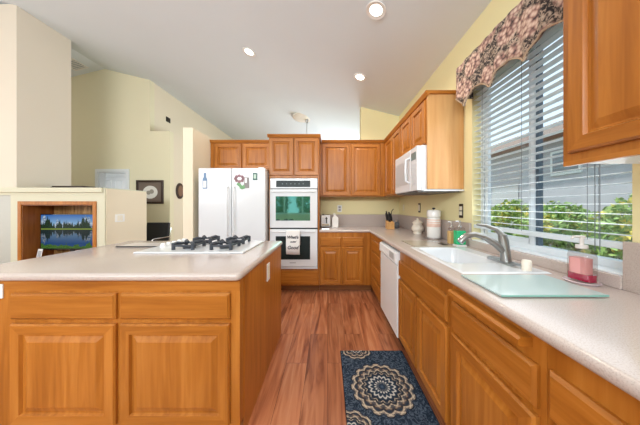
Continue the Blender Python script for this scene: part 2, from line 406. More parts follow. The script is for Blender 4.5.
# ---------------------------------------------------------------- room shell
XR = 1.243; YB = 3.70
def ceil_z(x): return EYE + (1.86 - .245*x if x > -5.02 else 1.86+.245*5.02 + .245*(x+5.02))
def roof_prism(y0, y1, x0=-6.6, x1=XR+.16):
    xs = [x0, -5.02, x1] if x0 < -5.02 else [x0, x1]
    pts = [(x, ceil_z(x)) for x in xs] + [(x, ceil_z(x)+.12) for x in xs[::-1]]
    return MB().prism(pts, 'y', y0, y1)
struct(roof_prism(-3.35, 9.5), 'ceiling', ceil_m)
struct(MB().box(-6.75, XR+.16, -3.35, 9.5, -.1, 0), 'floor', floor_m)

# right wall with the window opening
WY0, WY1, WZ0, WZ1 = .87, 1.835, .965, 2.32
top = ceil_z(XR)+.03
r = MB(); x1 = XR+.14
r.box(XR, x1, -3.35, WY0, 0, top); r.box(XR, x1, WY1, 9.5, 0, top)
r.box(XR, x1, WY0, WY1, 0, WZ0); r.box(XR, x1, WY0, WY1, WZ1, top)
struct(r, 'wall_right', yellow)
# kitchen back wall: full height at the right, plant-ledge height behind the ovens and fridge
b = MB(); b.prism([(.581, 0), (XR, 0), (XR, ceil_z(XR)+.02), (.581, ceil_z(.581)+.02)], 'y', YB, YB+.14)
b.box(-2.0, .581, YB, YB+.14, 0, 2.27)
struct(b, 'wall_back', yellow)
struct(MB().box(-2.0, -1.862, 2.95, YB, 0, 2.346), 'wall_fridge_side', cream, bev=.004)
# living-room gable wall, doorway in it
g = MB(); gy0, gy1 = 4.81, 4.93
D0, D1, DZ = -5.15, -4.53, 2.03
g.prism([(-6.75, 0), (D0, 0), (D0, ceil_z(D0)+.02), (-6.75, ceil_z(-6.6)+.02)], 'y', gy0, gy1)
g.prism([(D0, DZ), (D1, DZ), (D1, ceil_z(D1)+.02), (-5.02, ceil_z(-5.02)+.02), (D0, ceil_z(D0)+.02)], 'y', gy0, gy1)
g.prism([(D1, 0), (-4.0, 0), (-4.0, ceil_z(-4.0)+.02), (D1, ceil_z(D1)+.02)], 'y', gy0, gy1)
g.box(-4.0, -3.555, gy0, gy1, 0, 2.95)
struct(g, 'wall_living_back', living_yellow)
g = MB(); g.box(-4.12, -4.0, gy1, 9.5, 2.9, ceil_z(-4.0)+.02); g.box(-4.12, -3.555, gy1, 9.5, 2.85, 2.95); g.box(-3.67, -3.555, gy1, 9.5, 0, 2.85)
struct(g, 'wall_nook_left', cream)
struct(MB().prism([(-4.0, 0), (XR, 0), (XR, ceil_z(XR)+.02), (-4.0, ceil_z(-4.0)+.02)], 'y', 9.36, 9.5), 'wall_nook_back', cream)
l = MB(); l.box(-6.75, -6.6, -3.35, 4.81, 0, ceil_z(-6.6)+.05); struct(l, 'wall_left', cream)
# rear wall behind the photographer with a wide window
RX0, RX1, RZ0, RZ1 = -2.7, -.3, .9, 2.15
r = MB(); r.box(-6.75, RX0, -3.35, -3.2, 0, 4.1); r.box(RX1, XR, -3.35, -3.2, 0, 2.85)
r.box(RX0, RX1, -3.35, -3.2, 0, RZ0); r.box(RX0, RX1, -3.35, -3.2, RZ1, 3.2)
r.prism([(RX0, 3.2), (RX1, 3.2), (RX1, ceil_z(RX1)), (RX0, ceil_z(RX0))], 'y', -3.35, -3.2)
struct(r, 'wall_rear', cream)
wn = MB()
for a, bb in ((RX0, RX0+.06), (RX1-.06, RX1), (-1.93, -1.87), (-1.13, -1.07)): wn.box(a, bb, -3.31, -3.25, RZ0, RZ1)
wn.box(RX0, RX1, -3.31, -3.25, RZ0, RZ0+.06); wn.box(RX0, RX1, -3.31, -3.25, RZ1-.06, RZ1)
wf = struct(wn, 'window_2', vinyl)
MB().box(RX0+.06, RX1-.06, -3.285, -3.28, RZ0+.06, RZ1-.06).build('pane', glass_m, wf)
# hall behind the doorway
h = MB(); h.box(-7.4, -7.3, gy1, 6.7, 0, 2.5); h.box(-4.22, -4.13, gy1, 6.7, 0, 2.5); h.box(-7.4, -4.13, 6.6, 6.7, 0, 2.5); h.box(-7.4, -4.13, gy1, 6.7, 2.4, 2.5)
struct(h, 'wall_hall', white_wall)
hl = bpy.data.lights.new('hall_lamp', 'AREA'); hl.size = .7; hl.energy = 16; ho = bpy.data.objects.new('hall_lamp', hl); C.objects.link(ho); ho.location = (-5.6, 5.7, 2.36)
d = MB(); d.box(-5.22, D0, gy0-.02, gy0, 0, DZ+.06); d.box(D1, D1+.07, gy0-.02, gy0, 0, DZ+.06); d.box(D0, D1, gy0-.02, gy0, DZ, DZ+.06)
d.box(D0, D0+.02, gy0, gy1, 0, DZ); d.box(D1-.02, D1, gy0, gy1, 0, DZ); d.box(D0+.02, D1-.02, gy0, gy1, DZ-.02, DZ)
struct(d, 'trim_1', vinyl)
dd = MB(); W_, H_ = .76, 2.0
dd.box(-6.95, -6.19, 6.54, 6.585, 0, 2.15)
for (a, z0, z1) in ((-6.87, 1.78, 2.05), (-6.53, 1.78, 2.05), (-6.87, .95, 1.70), (-6.53, .95, 1.70), (-6.87, .15, .85), (-6.53, .15, .85)):
    dd.panel((a, 6.54, z0), (1, 0, 0), (0, -1, 0), .26, z1-z0, [(0, 0, 0), (.01, .008, 0), (.03, .008, 0), (.045, .002, 0)])
dr = struct(dd, 'door_1', white)
MB().lathe(0, 0, [(.0, 0), (.02, .0), (.028, .02), (.02, .045), (0.001, .05)], 14).build('door_handle', nickel, dr)
dr.children[0].location = (-6.25, 6.535, 1.0); dr.children[0].rotation_euler = (PI/2, 0, 0)

# fireplace column and media wall
struct(MB().box(-5.6, -4.65, 3.19, 3.87, 1.53, ceil_z(-4.65)+.02), 'wall_fireplace_column', wallmat('column_paint', (.72, .65, .54)))
F0 = 3.15
m = MB()
NX0, NX1, NZ0, NZ1, NB = -4.51, -3.455, .45, 1.28, 3.52
m.box(-4.68, NX0, F0, 3.87, 0, 1.42); m.box(NX1, -3.29, F0, 3.87, 0, 1.42); m.box(NX0, NX1, F0, 3.87, 0, NZ0); m.box(NX0, NX1, F0, 3.87, NZ1, 1.42)
m.box(NX0, NX1, NB, 3.87, NZ0, NZ1)
struct(m, 'wall_media', [pale])
struct(MB().box(-6.6, -3.29, F0+.001, 3.87, 1.42, 1.53).box(-6.6, -3.31, F0-.03, F0, 1.46, 1.53), 'trim_mantel', pale, bev=.004)
struct(MB().box(-3.292, -3.283, F0+.02, 3.87, 0, 1.515), 'wall_media_side', cream)
fp = thing('fireplace', 'grey tiled fireplace surround left of the television niche', 'fireplace', (-5.6, F0, 0))
t_ = MB(); t_.box(-6.6, -4.681, 3.17, 3.4, .98, 1.42); t_.box(-4.98, -4.681, 3.17, 3.4, 0, .98); t_.box(-6.6, -6.2, 3.17, 3.4, 0, .98)
t_.build('tile_surround', tile, fp)
MB().box(-6.2, -4.98, 3.25, 3.3, 0, .98).build('firebox_screen', blackm, fp)
fr = MB()
for a, bb, c, dd_ in ((NX0-.05, NX0, NZ0, NZ1+.05), (NX1, NX1+.05, NZ0, NZ1+.05), (NX0, NX1, NZ1, NZ1+.05)): fr.box(a, bb, F0-.015, F0, c, dd_)
nc = thing('niche_lining', 'oak framed television niche built into the media wall', 'cabinet', (-4, F0, NZ0))
fr.build('frame', oak_v, nc, bev=.003)
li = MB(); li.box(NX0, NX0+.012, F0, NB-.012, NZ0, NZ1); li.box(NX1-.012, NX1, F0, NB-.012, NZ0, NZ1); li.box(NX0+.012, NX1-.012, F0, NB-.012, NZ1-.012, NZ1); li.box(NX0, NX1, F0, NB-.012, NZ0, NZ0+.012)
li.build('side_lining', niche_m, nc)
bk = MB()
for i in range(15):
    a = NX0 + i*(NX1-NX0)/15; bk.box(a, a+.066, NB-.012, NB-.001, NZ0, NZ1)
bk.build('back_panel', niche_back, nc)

# ---------------------------------------------------------------- window on the right wall
wm = MB(); fx0, fx1 = XR+.075, XR+.125
wm.box(fx0, fx1, WY0, WY1, WZ0, WZ0+.045); wm.box(fx0, fx1, WY0, WY1, WZ1-.045, WZ1)
wm.box(fx0, fx1, WY0, WY0+.04, WZ0, WZ1); wm.box(fx0, fx1, WY1-.035, WY1, WZ0, WZ1)
wo = struct(wm, 'window_1', vinyl)
s1 = MB(); ym = 1.367
for a, bb in ((ym-.005, ym+.035), (WY1-.075, WY1-.045)): s1.box(fx0+.005, fx0+.03, a, bb, WZ0+.045, WZ1-.045)
s1.box(fx0+.005, fx0+.03, ym+.03, WY1-.07, WZ0+.045, WZ0+.08); s1.box(fx0+.005, fx0+.03, ym+.03, WY1-.07, WZ1-.08, WZ1-.045)
s1.build('window_sash', vinyl, wo)
s2 = MB(); s2.box(fx0+.012, fx0+.04, ym-.024, ym-.004, WZ0+.045, WZ1-.045); s2.box(fx0+.03, fx0+.045, WY1-.045, WY1-.034, WZ0+.045, WZ1-.045)
s2.build('track_gasket', plain('dark_gasket', (.09, .13, .17), .5), wo)
MB().box(fx0+.02, fx0+.024, WY0+.04, WY1-.035, WZ0+.045, WZ1-.045).build('pane', glass_m, wo)
struct(MB().box(XR-.004, fx0, WY0, WY1, WZ0+.001, WZ0+.008), 'window_sill', vinyl, bev=.002)

# blinds
bl = thing('window_blind', 'white horizontal slat blind hanging in the window above the sink', 'blind', (XR+.03, 1.35, WZ1))
MB().box(XR+.005, XR+.06, WY0+.01, WY1-.01, WZ1-.05, WZ1-.002).build('headrail', slat_m, bl)
sl = MB(); z = 1.135
while z < WZ1-.06:
    for (a, bb) in ((WY0+.012, WY1-.012),):
        sl.prism([(XR+.006, z-.0006), (XR+.031, z+.0008), (XR+.056, z-.0006), (XR+.056, z+.0008), (XR+.031, z+.0022), (XR+.006, z+.0008)], 'y', a, bb)
    z += .0445
sl.build('slats', slat_m, bl)
MB().box(XR+.005, XR+.058, WY0+.012, WY1-.012, 1.075, 1.103).build('bottom_rail', slat_m, bl, bev=.004)
cordm = plain('grey_cord', (.16, .18, .20), .7)
for yy in (1.72, 1.371, 1.024):
    MB().tube([(XR+.004, yy, 1.10), (XR+.004, yy, WZ1-.05)], .0011, 6).tube([(XR+.058, yy, 1.10), (XR+.058, yy, WZ1-.05)], .0008, 6).build('ladder_cord', cordm, bl)
for yy in (.993, .975):
    MB().tube([(XR+.002, yy, 1.05), (XR+.001, yy, WZ1-.05)], .0016, 6, 0).build('pull_cord', cordm, bl)

# valance with scalloped lower edge
va = thing('valance', 'dark floral scalloped fabric valance over the kitchen window', 'valance', (XR, 1.35, 2.4))
tips = [1.826, 1.71, 1.455, 1.195, .94, .85]
def low(y):
    if y > 1.71: return 2.06 + (y-1.71)*1.0
    for a, bb in zip(tips[1:], tips[2:]):
        if bb <= y <= a:
            u = (a-y)/(a-bb) if bb > .86 else (a-y)/.25
            return 2.06 + .088*math.sin(PI*min(1, u*1.0))**.6
    return 2.06
N = 120; vs = []; fs = []
ys = [1.826 - i*(1.826-.85)/N for i in range(N+1)]
pl = [(XR-.002, 1.826)] + [(1.10, y) for y in ys] + [(XR-.002, .85)]
rows = 8
for k, (x, y) in enumerate(pl):
    for j in range(rows+1):
        f = j/rows; zz = low(y)+(2.43-low(y))*f
        xx = x - (.006*math.sin((y)*60)+.004*math.sin(y*23+1))*(1 if x < 1.2 else 0)*(1-.4*f)
        vs.append((xx, y, zz))
n = rows+1
for k in range(len(pl)-1):
    for j in range(rows): fs.append((k*n+j, (k+1)*n+j, (k+1)*n+j+1, k*n+j+1))
o = MB().add(vs, fs).build('fabric', floral, va, smooth=True)
sd = o.modifiers.new('solid', 'SOLIDIFY'); sd.thickness = .012
MB().box(1.125, XR-.002, .862, 1.81, 2.37, 2.40).build('mounting_board', block_m, va)
MB().tube([(1.097-(.006*math.sin(y*60)+.004*math.sin(y*23+1)), y, low(y)) for y in ys], .005, 6).build('piping', trimcord, va, smooth=True)

# ---------------------------------------------------------------- cabinets
DOOR = [(0, 0, 0), (0, .013, 0), (.007, .021, 1), (.052, .021, 0), (.058, .009, 0), (.066, .009, 0), (.094, .019, 0)]
DRAW = [(0, 0, 1), (0, .010, 1), (.010, .020, 1)]
def door(parent, org, u, nrm, W, H):
    return MB().panel(org, u, nrm, W, H, DOOR).build('door', [oak_v, oak_h], parent)
def drawer(parent, org, u, nrm, W, H, name='drawer'):
    return MB().panel(org, u, nrm, W, H, DRAW).build(name, [oak_v, oak_h], parent)
CT, CB = .914, .874
DT, DB, DDT, DDB = .80, .665, .635, .12
CZ0, CZ1 = 1.412, 2.275

# back run base cabinet (faces -Y)
FY = 3.125
k = thing('base_cabinet', 'oak two drawer two door base cabinet between the ovens and the corner', 'cabinet', (.2, YB-.02, 0))
MB().box(-.118, .655, FY, YB-.02, .10, CB-.002).build('body', oak_v, k)
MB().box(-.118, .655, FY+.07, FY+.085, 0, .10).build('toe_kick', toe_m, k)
for a, bb in ((-.105, .197), (.217, .523)):
    drawer(k, (a, FY, DT-.127), (1, 0, 0), (0, -1, 0), bb-a, .132)
    door(k, (a, FY, DDB), (1, 0, 0), (0, -1, 0), bb-a, DDT-DDB+.025)
# right run (faces -X)
FX = .635
def right_base(y0, y1, label, fronts):
    k = thing('base_cabinet', label, 'cabinet', (1.2, (y0+y1)/2, 0))
    if 'sink' in label:                                            # open above for the sink bowls
        q = MB().box(FX, FX+.02, y0, y1, .10, CB-.002).box(FX+.02, XR-.004, y0, y0+.02, .10, CB-.002).box(FX+.02, XR-.004, y1-.02, y1, .10, CB-.002).box(FX+.02, XR-.004, y0+.02, y1-.02, .10, .12)
        q.build('body', oak_v, k)
    else: MB().box(FX, XR-.004, y0, y1, .10, CB-.002).build('body', oak_v, k)
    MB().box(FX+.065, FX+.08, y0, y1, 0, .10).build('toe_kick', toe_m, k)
    for (kind, a, bb, z0, z1) in fronts:                     # a < bb along Y; door drawn from far to near
        if kind == 'door': door(k, (FX, bb, z0), (0, -1, 0), (-1, 0, 0), bb-a, z1-z0)
        else: drawer(k, (FX, bb, z0), (0, -1, 0), (-1, 0, 0), bb-a, z1-z0, kind)
    return k
right_base(2.47, 3.12, 'oak drawer stack between the dishwasher and the corner',
           [('drawer', 2.50, 2.99, .665, .80), ('drawer', 2.50, 2.99, .49, .64), ('drawer', 2.50, 2.99, .31, .465), ('drawer', 2.50, 2.99, .12, .285)])
right_base(1.08, 1.865, 'oak sink cabinet with a wide false front above two doors',
           [('false_front', 1.112, 1.855, .655, .79), ('door', 1.49, 1.855, DDB, .63), ('door', 1.108, 1.475, DDB, .63)])
kb = right_base(.617, 1.079, 'oak base cabinet with pull-out board right of the sink cabinet',
           [('drawer', .636, 1.068, .655, .785), ('door', .636, 1.068, DDB, .63)])
MB().prism([(FX+.0, .824), (FX-.036, .824), (FX-.046, .831), (FX-.046, .846), (FX-.036, .853), (FX, .853)], 'y', .66, 1.045).build('pull_out_board', oak_h, kb)
right_base(.10, .616, 'nearest oak base cabinet under the right counter',
           [('drawer', .115, .60, .665, .80), ('door', .115, .60, DDB, .63)])

# dishwasher
dw = thing('dishwasher', 'white dishwasher between the oak drawers and sink cabinet', 'dishwasher', (.9, 2.17, 0))
MB().box(.66, XR-.02, 1.872, 2.462, .02, CB-.004).build('body', blackm, dw)
dwm = plain('dishwasher_white', (.84, .85, .85), .3)
MB().box(.612, .66, 1.875, 2.459, .10, .735).build('door', dwm, dw, bev=.004)
MB().prism([(.66, .742), (.612, .742), (.598, .755), (.60, .84), (.625, .853), (.66, .853)], 'y', 1.875, 2.459).build('control_panel', dwm, dw, bev=.003)
MB().box(.5965, .5985, 1.93, 2.06, .775, .83).build('button_panel', plain('grey_control', (.45, .45, .45), .4), dw)
MB().box(.594, .599, 2.12, 2.38, .765, .79).build('handle', white_pl, dw, bev=.003)
MB().box(.675, .69, 1.875, 2.459, 0, .10).build('toe_panel', blackm, dw)

# oven cabinet
OX0, OX1 = -.855, -.120
OF = 3.118
k = thing('oven_cabinet', 'tall oak cabinet housing the white double wall oven', 'cabinet', (-.49, YB-.02, 0))
ob = MB(); ob.box(OX0, OX0+.02, OF, YB-.02, .10, CZ1); ob.box(OX1-.02, OX1, OF, YB-.02, .10, CZ1)
ob.box(OX0+.02, OX1-.02, OF, YB-.02, 1.67, CZ1); ob.box(OX0+.02, OX1-.02, OF, YB-.02, .10, .345); ob.box(OX0+.02, OX1-.02, YB-.04, YB-.02, .345, 1.67)
ob.build('body', oak_v, k)
MB().box(OX0, OX1, OF+.07, OF+.085, 0, .10).build('toe_kick', toe_m, k)
door(k, (-.848, OF, 1.705), (1, 0, 0), (0, -1, 0), .352, .545); door(k, (-.482, OF, 1.705), (1, 0, 0), (0, -1, 0), .350, .545)
drawer(k, (-.845, OF, .115), (1, 0, 0), (0, -1, 0), .71, .205)
def crown_x(k, x0, x1, y, back, l=False, r_=False):
    MB().prism([(y, CZ1-.015), (y-.012, CZ1-.015), (y-.03, CZ1+.02), (y-.03, CZ1+.028), (back, CZ1+.028), (back, CZ1+.001), (y, CZ1+.001)], 'x', x0-(.02 if l else 0), x1+(.02 if r_ else 0)).build('crown_moulding', oak_h, k)
crown_x(k, OX0, OX1, OF, YB-.02, True, True)
# double oven
ov = thing('double_oven', 'white double wall oven in the tall oak cabinet', 'oven', (-.49, 3.10, .35))
vx0, vx1 = -.832, -.145
MB().box(vx0+.02, vx1-.02, 3.13, 3.64, .36, 1.655).build('body', blackm, ov)
MB().box(vx0, vx1, 3.095, 3.116, 1.515, 1.66).build('control_panel', white, ov, bev=.003)
MB().box(-.745, -.25, 3.092, 3.0955, 1.535, 1.63).build('display', display_m, ov)
for i in range(6): MB().box(-.66+i*.06, -.645+i*.06, 3.0905, 3.0922, 1.575, 1.59).build('button_mark', plain('pale_mark', (.10, .14, .13), .4) if i == 0 else bpy.data.materials['pale_mark'], ov)
def oven_door(z0, z1, gz0, gz1, glass):
    d = MB().box(vx0, vx1, 3.072, 3.116, z0, z1).build('door', white, ov, bev=.006)
    MB().box(-.745, -.25, 3.068, 3.0725, gz0, gz1).build('window', glass, d)
    hz = z1-.035
    hb = MB().box(vx0+.03, vx1-.03, 3.04, 3.052, hz-.008, hz+.008).box(vx0+.05, vx0+.08, 3.05, 3.075, hz-.01, hz+.01).box(vx1-.08, vx1-.05, 3.05, 3.075, hz-.01, hz+.01)
    hb.build('handle', white, d, bev=.004)
    return d
oven_door(.945, 1.502, 1.05, 1.40, oven_glass)
dl = oven_door(.385, .925, .49, .825, display_m)
MB().box(vx0+.005, vx1-.005, 3.1, 3.116, .925, .945).build('gap_strip', blackm, ov); MB().box(vx0+.005, vx1-.005, 3.1, 3.116, 1.502, 1.515).build('gap_strip', blackm, ov)
MB().box(vx0, vx1, 3.09, 3.116, .347, .378).build('bottom_trim', white, ov, bev=.003)
MB().box(-.545, -.455, 3.0705, 3.0722, .435, .45).build('badge', plain('grey_badge', (.4, .4, .42), .4), dl)

# towel
tw = thing('dish_towel', 'white dish towel with dark script hanging on the lower oven handle', 'towel', (-.50, 3.03, .9))
vs = []; fs = []
tx0, tx1 = -.585, -.392
NC = 12
prof = [(3.0585, .70), (3.058, .905), (3.044, .912), (3.030, .905), (3.027, .80), (3.026, .70), (3.028, .575)]
for j, (yy, zz) in enumerate(prof):
    for i in range(NC+1):
        f = i/NC; vs.append((tx0+(tx1-tx0)*f + (.004*math.sin(j)), yy+(.004*math.sin(f*9) if j > 3 else 0)-.004, zz+(-.006*f if j == len(prof)-1 else 0)))
for j in range(len(prof)-1):
    for i in range(NC): a = j*(NC+1)+i; fs.append((a, a+1, a+NC+2, a+NC+1))
o = MB().add(vs, fs).build('cloth', towel_m, tw, smooth=True); sd = o.modifiers.new('solid', 'SOLIDIFY'); sd.thickness = .003; sd.offset = 0
def text(s, loc, size, mat, parent, rot=(PI/2, 0, 0), name='lettering', shear=.25, ext=.0006):
    c = bpy.data.curves.new(name, 'FONT'); c.body = s; c.size = size; c.align_x = 'CENTER'; c.shear = shear; c.extrude = ext; c.offset = .002
    c.materials.append(mat); tmp = bpy.data.objects.new(name, c); me = bpy.data.meshes.new_from_object(tmp); bpy.data.objects.remove(tmp); o = bpy.data.objects.new(name, me); C.objects.link(o); o.parent = parent
    o.location = Vector(loc)-Vector(parent['_o']); o.rotation_euler = rot; return o
text("What's", (-.495, 3.0155, .80), .056, grey_ink, tw); text("cookin'", (-.487, 3.0155, .745), .028, grey_ink, tw); text('Good', (-.492, 3.0155, .65), .066, grey_ink, tw)

# fridge cabinet, fridge
UY = 3.37
k = thing('upper_cabinet', 'low oak two door cabinet above the white refrigerator', 'cabinet', (-1.35, YB-.02, 1.83))
MB().box(-1.858, OX0-.002, UY+.02, YB-.02, 1.83, CZ1).build('body', oak_v, k)
door(k, (-1.79, UY+.02, 1.845), (1, 0, 0), (0, -1, 0), .43, .40); door(k, (-1.34, UY+.02, 1.845), (1, 0, 0), (0, -1, 0), .44, .40)
crown_x(k, -1.858, OX0-.025, UY+.02, YB-.02)
fr = thing('refrigerator', 'white french door refrigerator beside the oven cabinet', 'refrigerator', (-1.33, 3.3, 0))
fx0_, fx1_, fy_ = -1.80, -.865, 2.97
MB().box(fx0_+.005, fx1_-.005, fy_+.07, 3.66, .03, 1.77).build('body', white, fr, bev=.005)
ms = -1.337
MB().box(fx0_, ms-.003, fy_, fy_+.065, .74, 1.79).build('door', white, fr, bev=.012)
MB().box(ms+.003, fx1_, fy_, fy_+.065, .74, 1.79).build('door', white, fr, bev=.012)
MB().box(fx0_, fx1_, fy_, fy_+.065, .06, .73).build('freezer_drawer', white, fr, bev=.012)
for xx in (ms-.045, ms+.045):
    MB().tube([(xx, fy_, .84), (xx, fy_-.04, .87), (xx, fy_-.045, 1.2), (xx, fy_-.04, 1.50), (xx, fy_, 1.53)], .009, 8).build('handle', white, fr, smooth=True)
MB().tube([(fx0_+.15, fy_, .66), (fx0_+.17, fy_-.045, .66), (fx1_-.17, fy_-.045, .66), (fx1_-.15, fy_, .66)], .012, 8).build('handle', white, fr, smooth=True)
MB().box(fx0_+.03, fx1_-.03, fy_+.1, fy_+.2, 0, .04).build('foot', blackm, fr)
MB().box(fx1_-.10, fx1_-.03, fy_+.01, fy_+.08, 1.785, 1.80).build('hinge_cover', white_pl, fr)
# magnets
mg = thing('fridge_magnet', 'blue bottle shaped magnet on the left refrigerator door', 'magnet', (-1.70, fy_, 1.6))
MB().prism([(-1.735, 1.50), (-1.675, 1.50), (-1.675, 1.64), (-1.69, 1.66), (-1.69, 1.72), (-1.72, 1.72), (-1.72, 1.66), (-1.735, 1.64)], 'y', fy_-.006, fy_-.001).build('bottle_cutout', blue_mag, mg)
MB().box(-1.727, -1.683, fy_-.008, fy_-.0058, 1.515, 1.61).build('label', white_pl, mg)
mg = thing('fridge_magnet', 'flower and photo magnet cluster on the right refrigerator door', 'magnet', (-1.19, fy_, 1.6))
fl = MB()
for i in range(8):
    a = i*PI/4; fl.prism([(-1.225+.055*math.cos(a)+.022*math.cos(q*PI/4), 1.64+.04*math.sin(a)+.022*math.sin(q*PI/4)) for q in range(8)], 'y', fy_-.009, fy_-.004)
fl.build('flower', rose_mag, mg)
MB().prism([(-1.27, 1.56), (-1.23, 1.60), (-1.18, 1.53), (-1.20, 1.505)], 'y', fy_-.005, fy_-.001).prism([(-1.23, 1.51), (-1.16, 1.56), (-1.14, 1.51), (-1.19, 1.49)], 'y', fy_-.007, fy_-.001).build('leaves', leaf_mag, mg)
MB().box(-1.16, -1.09, fy_-.006, fy_-.001, 1.51, 1.66).build('photo', plain('photo_grey', (.22, .2, .19), .4), mg)
MB().box(-1.15, -1.12, fy_-.008, fy_-.006, 1.58, 1.65).build('paper', white_pl, mg)
mg = thing('fridge_magnet', 'small dark green framed magnet near the top of the right refrigerator door', 'magnet', (-1.0, fy_, 1.65))
MB().box(-1.04, -.975, fy_-.008, fy_-.001, 1.62, 1.72).build('frame', green_mag, mg)
MB().box(-1.025, -.99, fy_-.0095, fy_-.008, 1.64, 1.70).build('picture', plain('mint_picture', (.45, .6, .5), .5), mg)

# uppers on the back wall
k = thing('upper_cabinet', 'oak two door wall cabinet on the back wall above the toaster', 'cabinet', (.38, YB-.02, CZ0))
MB().box(-.118, .915, UY+.02, YB-.002, CZ0, CZ1).build('body', oak_v, k)
door(k, (-.085, UY+.02, CZ0+.012), (1, 0, 0), (0, -1, 0), .44, CZ1-CZ0-.045); door(k, (.375, UY+.02, CZ0+.012), (1, 0, 0), (0, -1, 0), .46, CZ1-CZ0-.045)
crown_x(k, -.095, .915, UY+.02, YB-.002)
# uppers on the right wall, face X = .92
UX = .915
def crown_y(k, y0, y1, near=False, top=CZ1):
    MB().prism([(UX, top-.015), (UX-.012, top-.015), (UX-.03, top+.02), (UX-.03, top+.028), (XR-.004, top+.028), (XR-.004, top+.001), (UX, top+.001)], 'y', y0-(.02 if near else 0), y1).build('crown_moulding', oak_h, k)
def udoor(k, a, bb, z0, z1): return MB().panel((UX, bb, z0), (0, -1, 0), (-1, 0, 0), bb-a, z1-z0, DOOR).build('door', [oak_v, oak_h], k)
k = thing('upper_cabinet', 'oak two door wall cabinet between the corner and microwave', 'cabinet', (XR, 2.99, CZ0))
MB().box(UX, XR-.004, 2.622, UY-.01+.40-.07, CZ0, CZ1).build('body', oak_v, k)
udoor(k, 2.635, 2.96, CZ0+.012, CZ1-.033); udoor(k, 2.975, 3.33, CZ0+.012, CZ1-.033)
crown_y(k, 2.622, 3.36)
k = thing('upper_cabinet', 'short oak cabinet above the microwave with long plain side panel', 'cabinet', (XR, 2.3, 1.82))
MB().box(UX, XR-.004, 1.96, 2.62, 1.825, CZ1).build('body', oak_v, k)
MB().box(UX-.004, XR-.004, 1.94, 1.96, CZ0+.004, CZ1).build('side_panel', maple, k)
udoor(k, 1.975, 2.285, 1.84, CZ1-.033); udoor(k, 2.30, 2.61, 1.84, CZ1-.033)
crown_y(k, 1.94, 2.62, True)
k = thing('upper_cabinet', 'large oak wall cabinet right of the window at the photo edge', 'cabinet', (XR, .3, CZ0))
MB().box(UX, XR-.004, -.30, .828, CZ0+.018, CZ1+.15).build('body', oak_v, k)
MB().box(UX+.02, XR-.02, -.28, .808, CZ0+.008, CZ0+.018).build('underside', white_pl, k)
MB().box(UX, UX+.02, -.30, .828, CZ0, CZ0+.018).build('light_rail', oak_h, k)
udoor(k, .40, .80, CZ0+.045, CZ1+.12); udoor(k, -.02, .38, CZ0+.045, CZ1+.12)
# microwave
mw = thing('microwave', 'white over-the-counter microwave under the short oak cabinet', 'microwave', (XR, 2.28, 1.39))
MB().box(.865, XR-.005, 1.964, 2.60, 1.402, 1.822).build('body', white, mw, bev=.004)
MB().box(.825, .865, 2.13, 2.598, 1.405, 1.82).build('door', white, mw, bev=.008)
MB().box(.822, .8255, 2.20, 2.55, 1.49, 1.73).build('window', plain('pale_grey_mesh', (.48, .49, .50), .3), mw)
MB().box(.825, .865, 1.966, 2.127, 1.405, 1.82).build('control_panel', white, mw, bev=.006)
MB().box(.822, .8255, 1.99, 2.10, 1.70, 1.77).build('display', plain('grey_green_display', (.16, .22, .21), .3), mw)
kp = MB()
for i in range(5):
    for j in range(3): kp.box(.8235, .8255, 1.995+j*.036, 2.022+j*.036, 1.46+i*.043, 1.488+i*.043)
kp.build('keypad', plain('key_grey', (.55, .56, .58), .4), mw)
MB().tube([(.826, 2.15, 1.49), (.79, 2.15, 1.51), (.785, 2.15, 1.62), (.79, 2.15, 1.72), (.826, 2.15, 1.74)], .011, 8).build('handle', white, mw, smooth=True)
MB().box(.84, XR-.02, 1.98, 2.58, 1.390, 1.402).build('vent_base', plain('grey_grille', (.12, .12, .12), .5), mw)
MB().box(.87, XR-.008, 1.925, 1.939, 1.396, 1.408).build('filler_strip', white, mw)

# ---------------------------------------------------------------- countertops
def slab(xs, ys, skip, z0, z1, front):
    bm = bmesh.new(); vd = {}
    def V(i, j):
        if (i, j) not in vd: vd[(i, j)] = bm.verts.new((xs[i], ys[j], z1))
        return vd[(i, j)]
    for i in range(len(xs)-1):
        for j in range(len(ys)-1):
            if not skip((xs[i]+xs[i+1])/2, (ys[j]+ys[j+1])/2): bm.faces.new((V(i, j), V(i+1, j), V(i+1, j+1), V(i, j+1)))
    ex = bmesh.ops.extrude_face_region(bm, geom=bm.faces[:])
    for v in [g for g in ex['geom'] if isinstance(g, bmesh.types.BMVert)]: v.co.z = z0
    bmesh.ops.recalc_face_normals(bm, faces=bm.faces)
    es = [e for e in bm.edges if front(e)]
    bmesh.ops.bevel(bm, geom=es, offset=(z1-z0)*.42, segments=4, profile=.5, affect='EDGES')
    return bm
def bm_obj(bm, name, mat, parent):
    me = bpy.data.meshes.new(name); off = Vector(parent['_o'])
    for v in bm.verts: v.co -= off
    bm.to_mesh(me); bm.free(); me.materials.append(mat)
    for p in me.polygons: p.use_smooth = True
    me.set_sharp_from_angle(angle=math.radians(30))
    o = bpy.data.objects.new(name, me); C.objects.link(o); o.parent = parent; return o
SX0, SX1, SY0, SY1 = .70, 1.135, 1.10, 1.765
ct = thing('countertop', 'beige speckled L-shaped countertop along right and back walls', 'countertop', (1.2, 2, CT))
cx0 = .605; cy0 = 3.10
def fr_edge(e):
    a, b_ = e.verts[0].co, e.verts[1].co
    if abs(a.z-b_.z) > 1e-4: return False
    if abs(a.x-cx0) < 1e-4 and abs(b_.x-cx0) < 1e-4 and max(a.y, b_.y) <= cy0+1e-4: return True
    return abs(a.y-cy0) < 1e-4 and abs(b_.y-cy0) < 1e-4 and max(a.x, b_.x) <= cx0+1e-4
